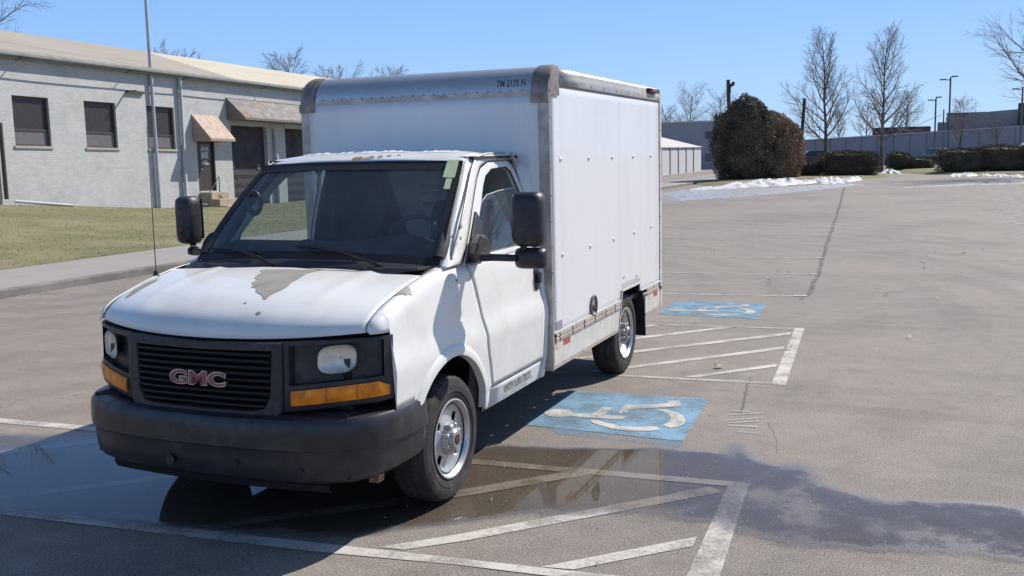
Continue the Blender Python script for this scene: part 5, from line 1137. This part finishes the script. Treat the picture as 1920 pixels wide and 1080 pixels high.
# front wall, nose, roof, corners
MB().grid(lambda u, v: (-.957+1.914*u, Y1-.001, .50+(2.435-.50)*v), 24, 30).build('front_wall', 'boxw', T, smooth=20, solid=.012)
nose = MB().loft([[(x, Y1+.205-.212*cos(a)*(1), 2.448+.205*sin(a)) for a in [R(d) for d in range(0, 91, 9)]] for x in (-.93, -.4, 0, .4, .93)], closed=False).build('nose_cap', 'nose', T, smooth=60)
MB().box(-.96, .96, Y1-.012, Y1+.0, 2.418, 2.470).build('nose_flange', 'alu', T)
b = MB()
for k in range(22): b.lathe([(-.010, .008), (-.015, .006), (-.016, 0)], (-.92+.0876*k, Y1-.003, 2.475), axis='Y', seg=6)
b.build('rivets', 'alu', T)['kind'] = 'stuff'
for s in sides:
    def cp(k, a, dx): return (s*(.915+dx), Y1+.205-.226*cos(a)*k, 2.440+.218*sin(a)*k)
    ang = [R(d) for d in range(0, 91, 9)]
    b = MB().loft([[cp(1, a, -.01) for a in ang], [cp(1.02, a, 0) for a in ang], [cp(1.02, a, .085) for a in ang], [cp(.97, a, .118) for a in ang], [cp(.80, a, .126) for a in ang]], closed=False)
    b.add([cp(.80, a, .126) for a in ang]+[(s*1.041, Y1+.205, 2.440)], [(i, i+1, 11) for i in range(10)])
    b.box(*sorted((s*.905, s*1.040)), Y1-.022, Y1+.034, 2.385, 2.446)
    b.box(*sorted((s*.95, s*(1.031+.006))), Y1+.03, Y1+.215, 2.45, 2.585)
    b.build('corner_casting', 'cast', T, smooth=35)
MB().box(-1.0, 1.0, Y1+.20, Y2-.02, 2.632, 2.644).build('box_roof', 'nose', T); MB().box(-1.0, 1.0, Y2-.02, Y2, .70, 2.62).build('rear_door', 'boxw', T)
a_ = math.asin((2.532-2.448)/.205)
text('TM 2175 N', 'nose_lettering', .072, frame((.745, Y1+.205-.2135*cos(a_), 2.528), (1, 0, 0), (0, sin(a_), cos(a_))), 'grime', nose, .0008, .0018, .66, 1.02)
for z0, z1 in ((1.50, 1.545),): MB().box(.985, .995, Y1-.009, Y1-.0063, z0, z1).build('post_mark', 'grime', T)
MB().prism([(.980, 1.605), (1.000, 1.605), (.990, 1.635)], Y1-.009, Y1-.0063, lambda a, z, h: (a, h, z)).box(.986, .994, Y1-.009, Y1-.0063, 1.565, 1.605).build('post_mark', 'grime', T)
MB().lathe([(-.003, .014), (-.010, .010), (-.012, 0)], (.90, Y1, 1.945), axis='Y', seg=10).build('wall_grommet', 'alu', T)

#=================================================================== LITTER ON THE LOT
LV = [(-0.487, 14.909), (1.26, 10.42), (1.322, 10.137), (1.235, 11.769), (1.427, 11.7), (1.022, 6.441), (1.757, 4.057), (3.449, 13.577), (3.472, 12.513), (3.007, 9.293), (3.643, 9.027), (3.378, 6.073), (3.629, 15.163), (4.116, 15.067), (4.474, 15.847), (2.85, 20.393), (3.775, 20.484), (2.258, 5.104)]
g = random.Random(2)
WHERE = ['far left beyond the third stall line', 'dark, left of the pavement seam', 'dark, nearer of two left of the seam', 'by the second stall line', 'right of its twin by the second stall line', 'behind the hatched bay', 'pale and upright inside the hatched bay', 'large and pale on the open lot', 'small brown beneath the large pale one', 'dark, right of the seam', 'pale, far right of the blue square', 'pale, low on the right lot', 'dark one in the group on the upper right', 'middle one in the group on the upper right', 'rightmost one in the group on the upper right', 'tiny, highest on the lot', 'tiny, highest on the right', 'brown across the thick painted bar']
for i, ((x, y), wh_) in enumerate(zip(LV, WHERE)):
    sz = (.030 if i not in (7, 6) else .045)*(1+y*.02); P = [(x+sz*(1.2 if k % 2 else .7)*cos(k*.9)*g.uniform(.6, 1.2), y+sz*.8*sin(k*.9)*g.uniform(.6, 1.2)) for k in range(7)]
    b = MB(); b.add([(x, y, .03)]+[(px, py, .014+.03*g.random()) for px, py in P], [(0, k+1, (k+1) % 7+1) for k in range(7)])
    tag(b.build('fallen_leaf', 'leafpale' if i in (0, 3, 4, 5, 6, 7, 10, 11) else 'leaf', bevel=0), 'dry curled leaf, '+wh_, 'leaf', 'dry leaves scattered on the asphalt')
b = MB()  # pale grit specks, coloured as painted glints, densest on the wet asphalt
for _ in range(900):
    if _ < 600: x = g.gauss(3.0, .8); y = g.gauss(.1, .75)
    else: x = g.uniform(-2, 6); y = g.uniform(-2, 9)
    r = g.uniform(.0016, .0036)*(1.7 if g.random() > .93 else 1); q = .012
    b.add([(x-r, y-r, q), (x+r, y-r, q), (x+r, y+r, q), (x-r, y+r, q), (x+r*.2, y, q+r*1.3)], [(0, 1, 4), (1, 2, 4), (2, 3, 4), (3, 0, 4)])
b.build('grit_glints', 'glint', merge=False)['kind'] = 'stuff'
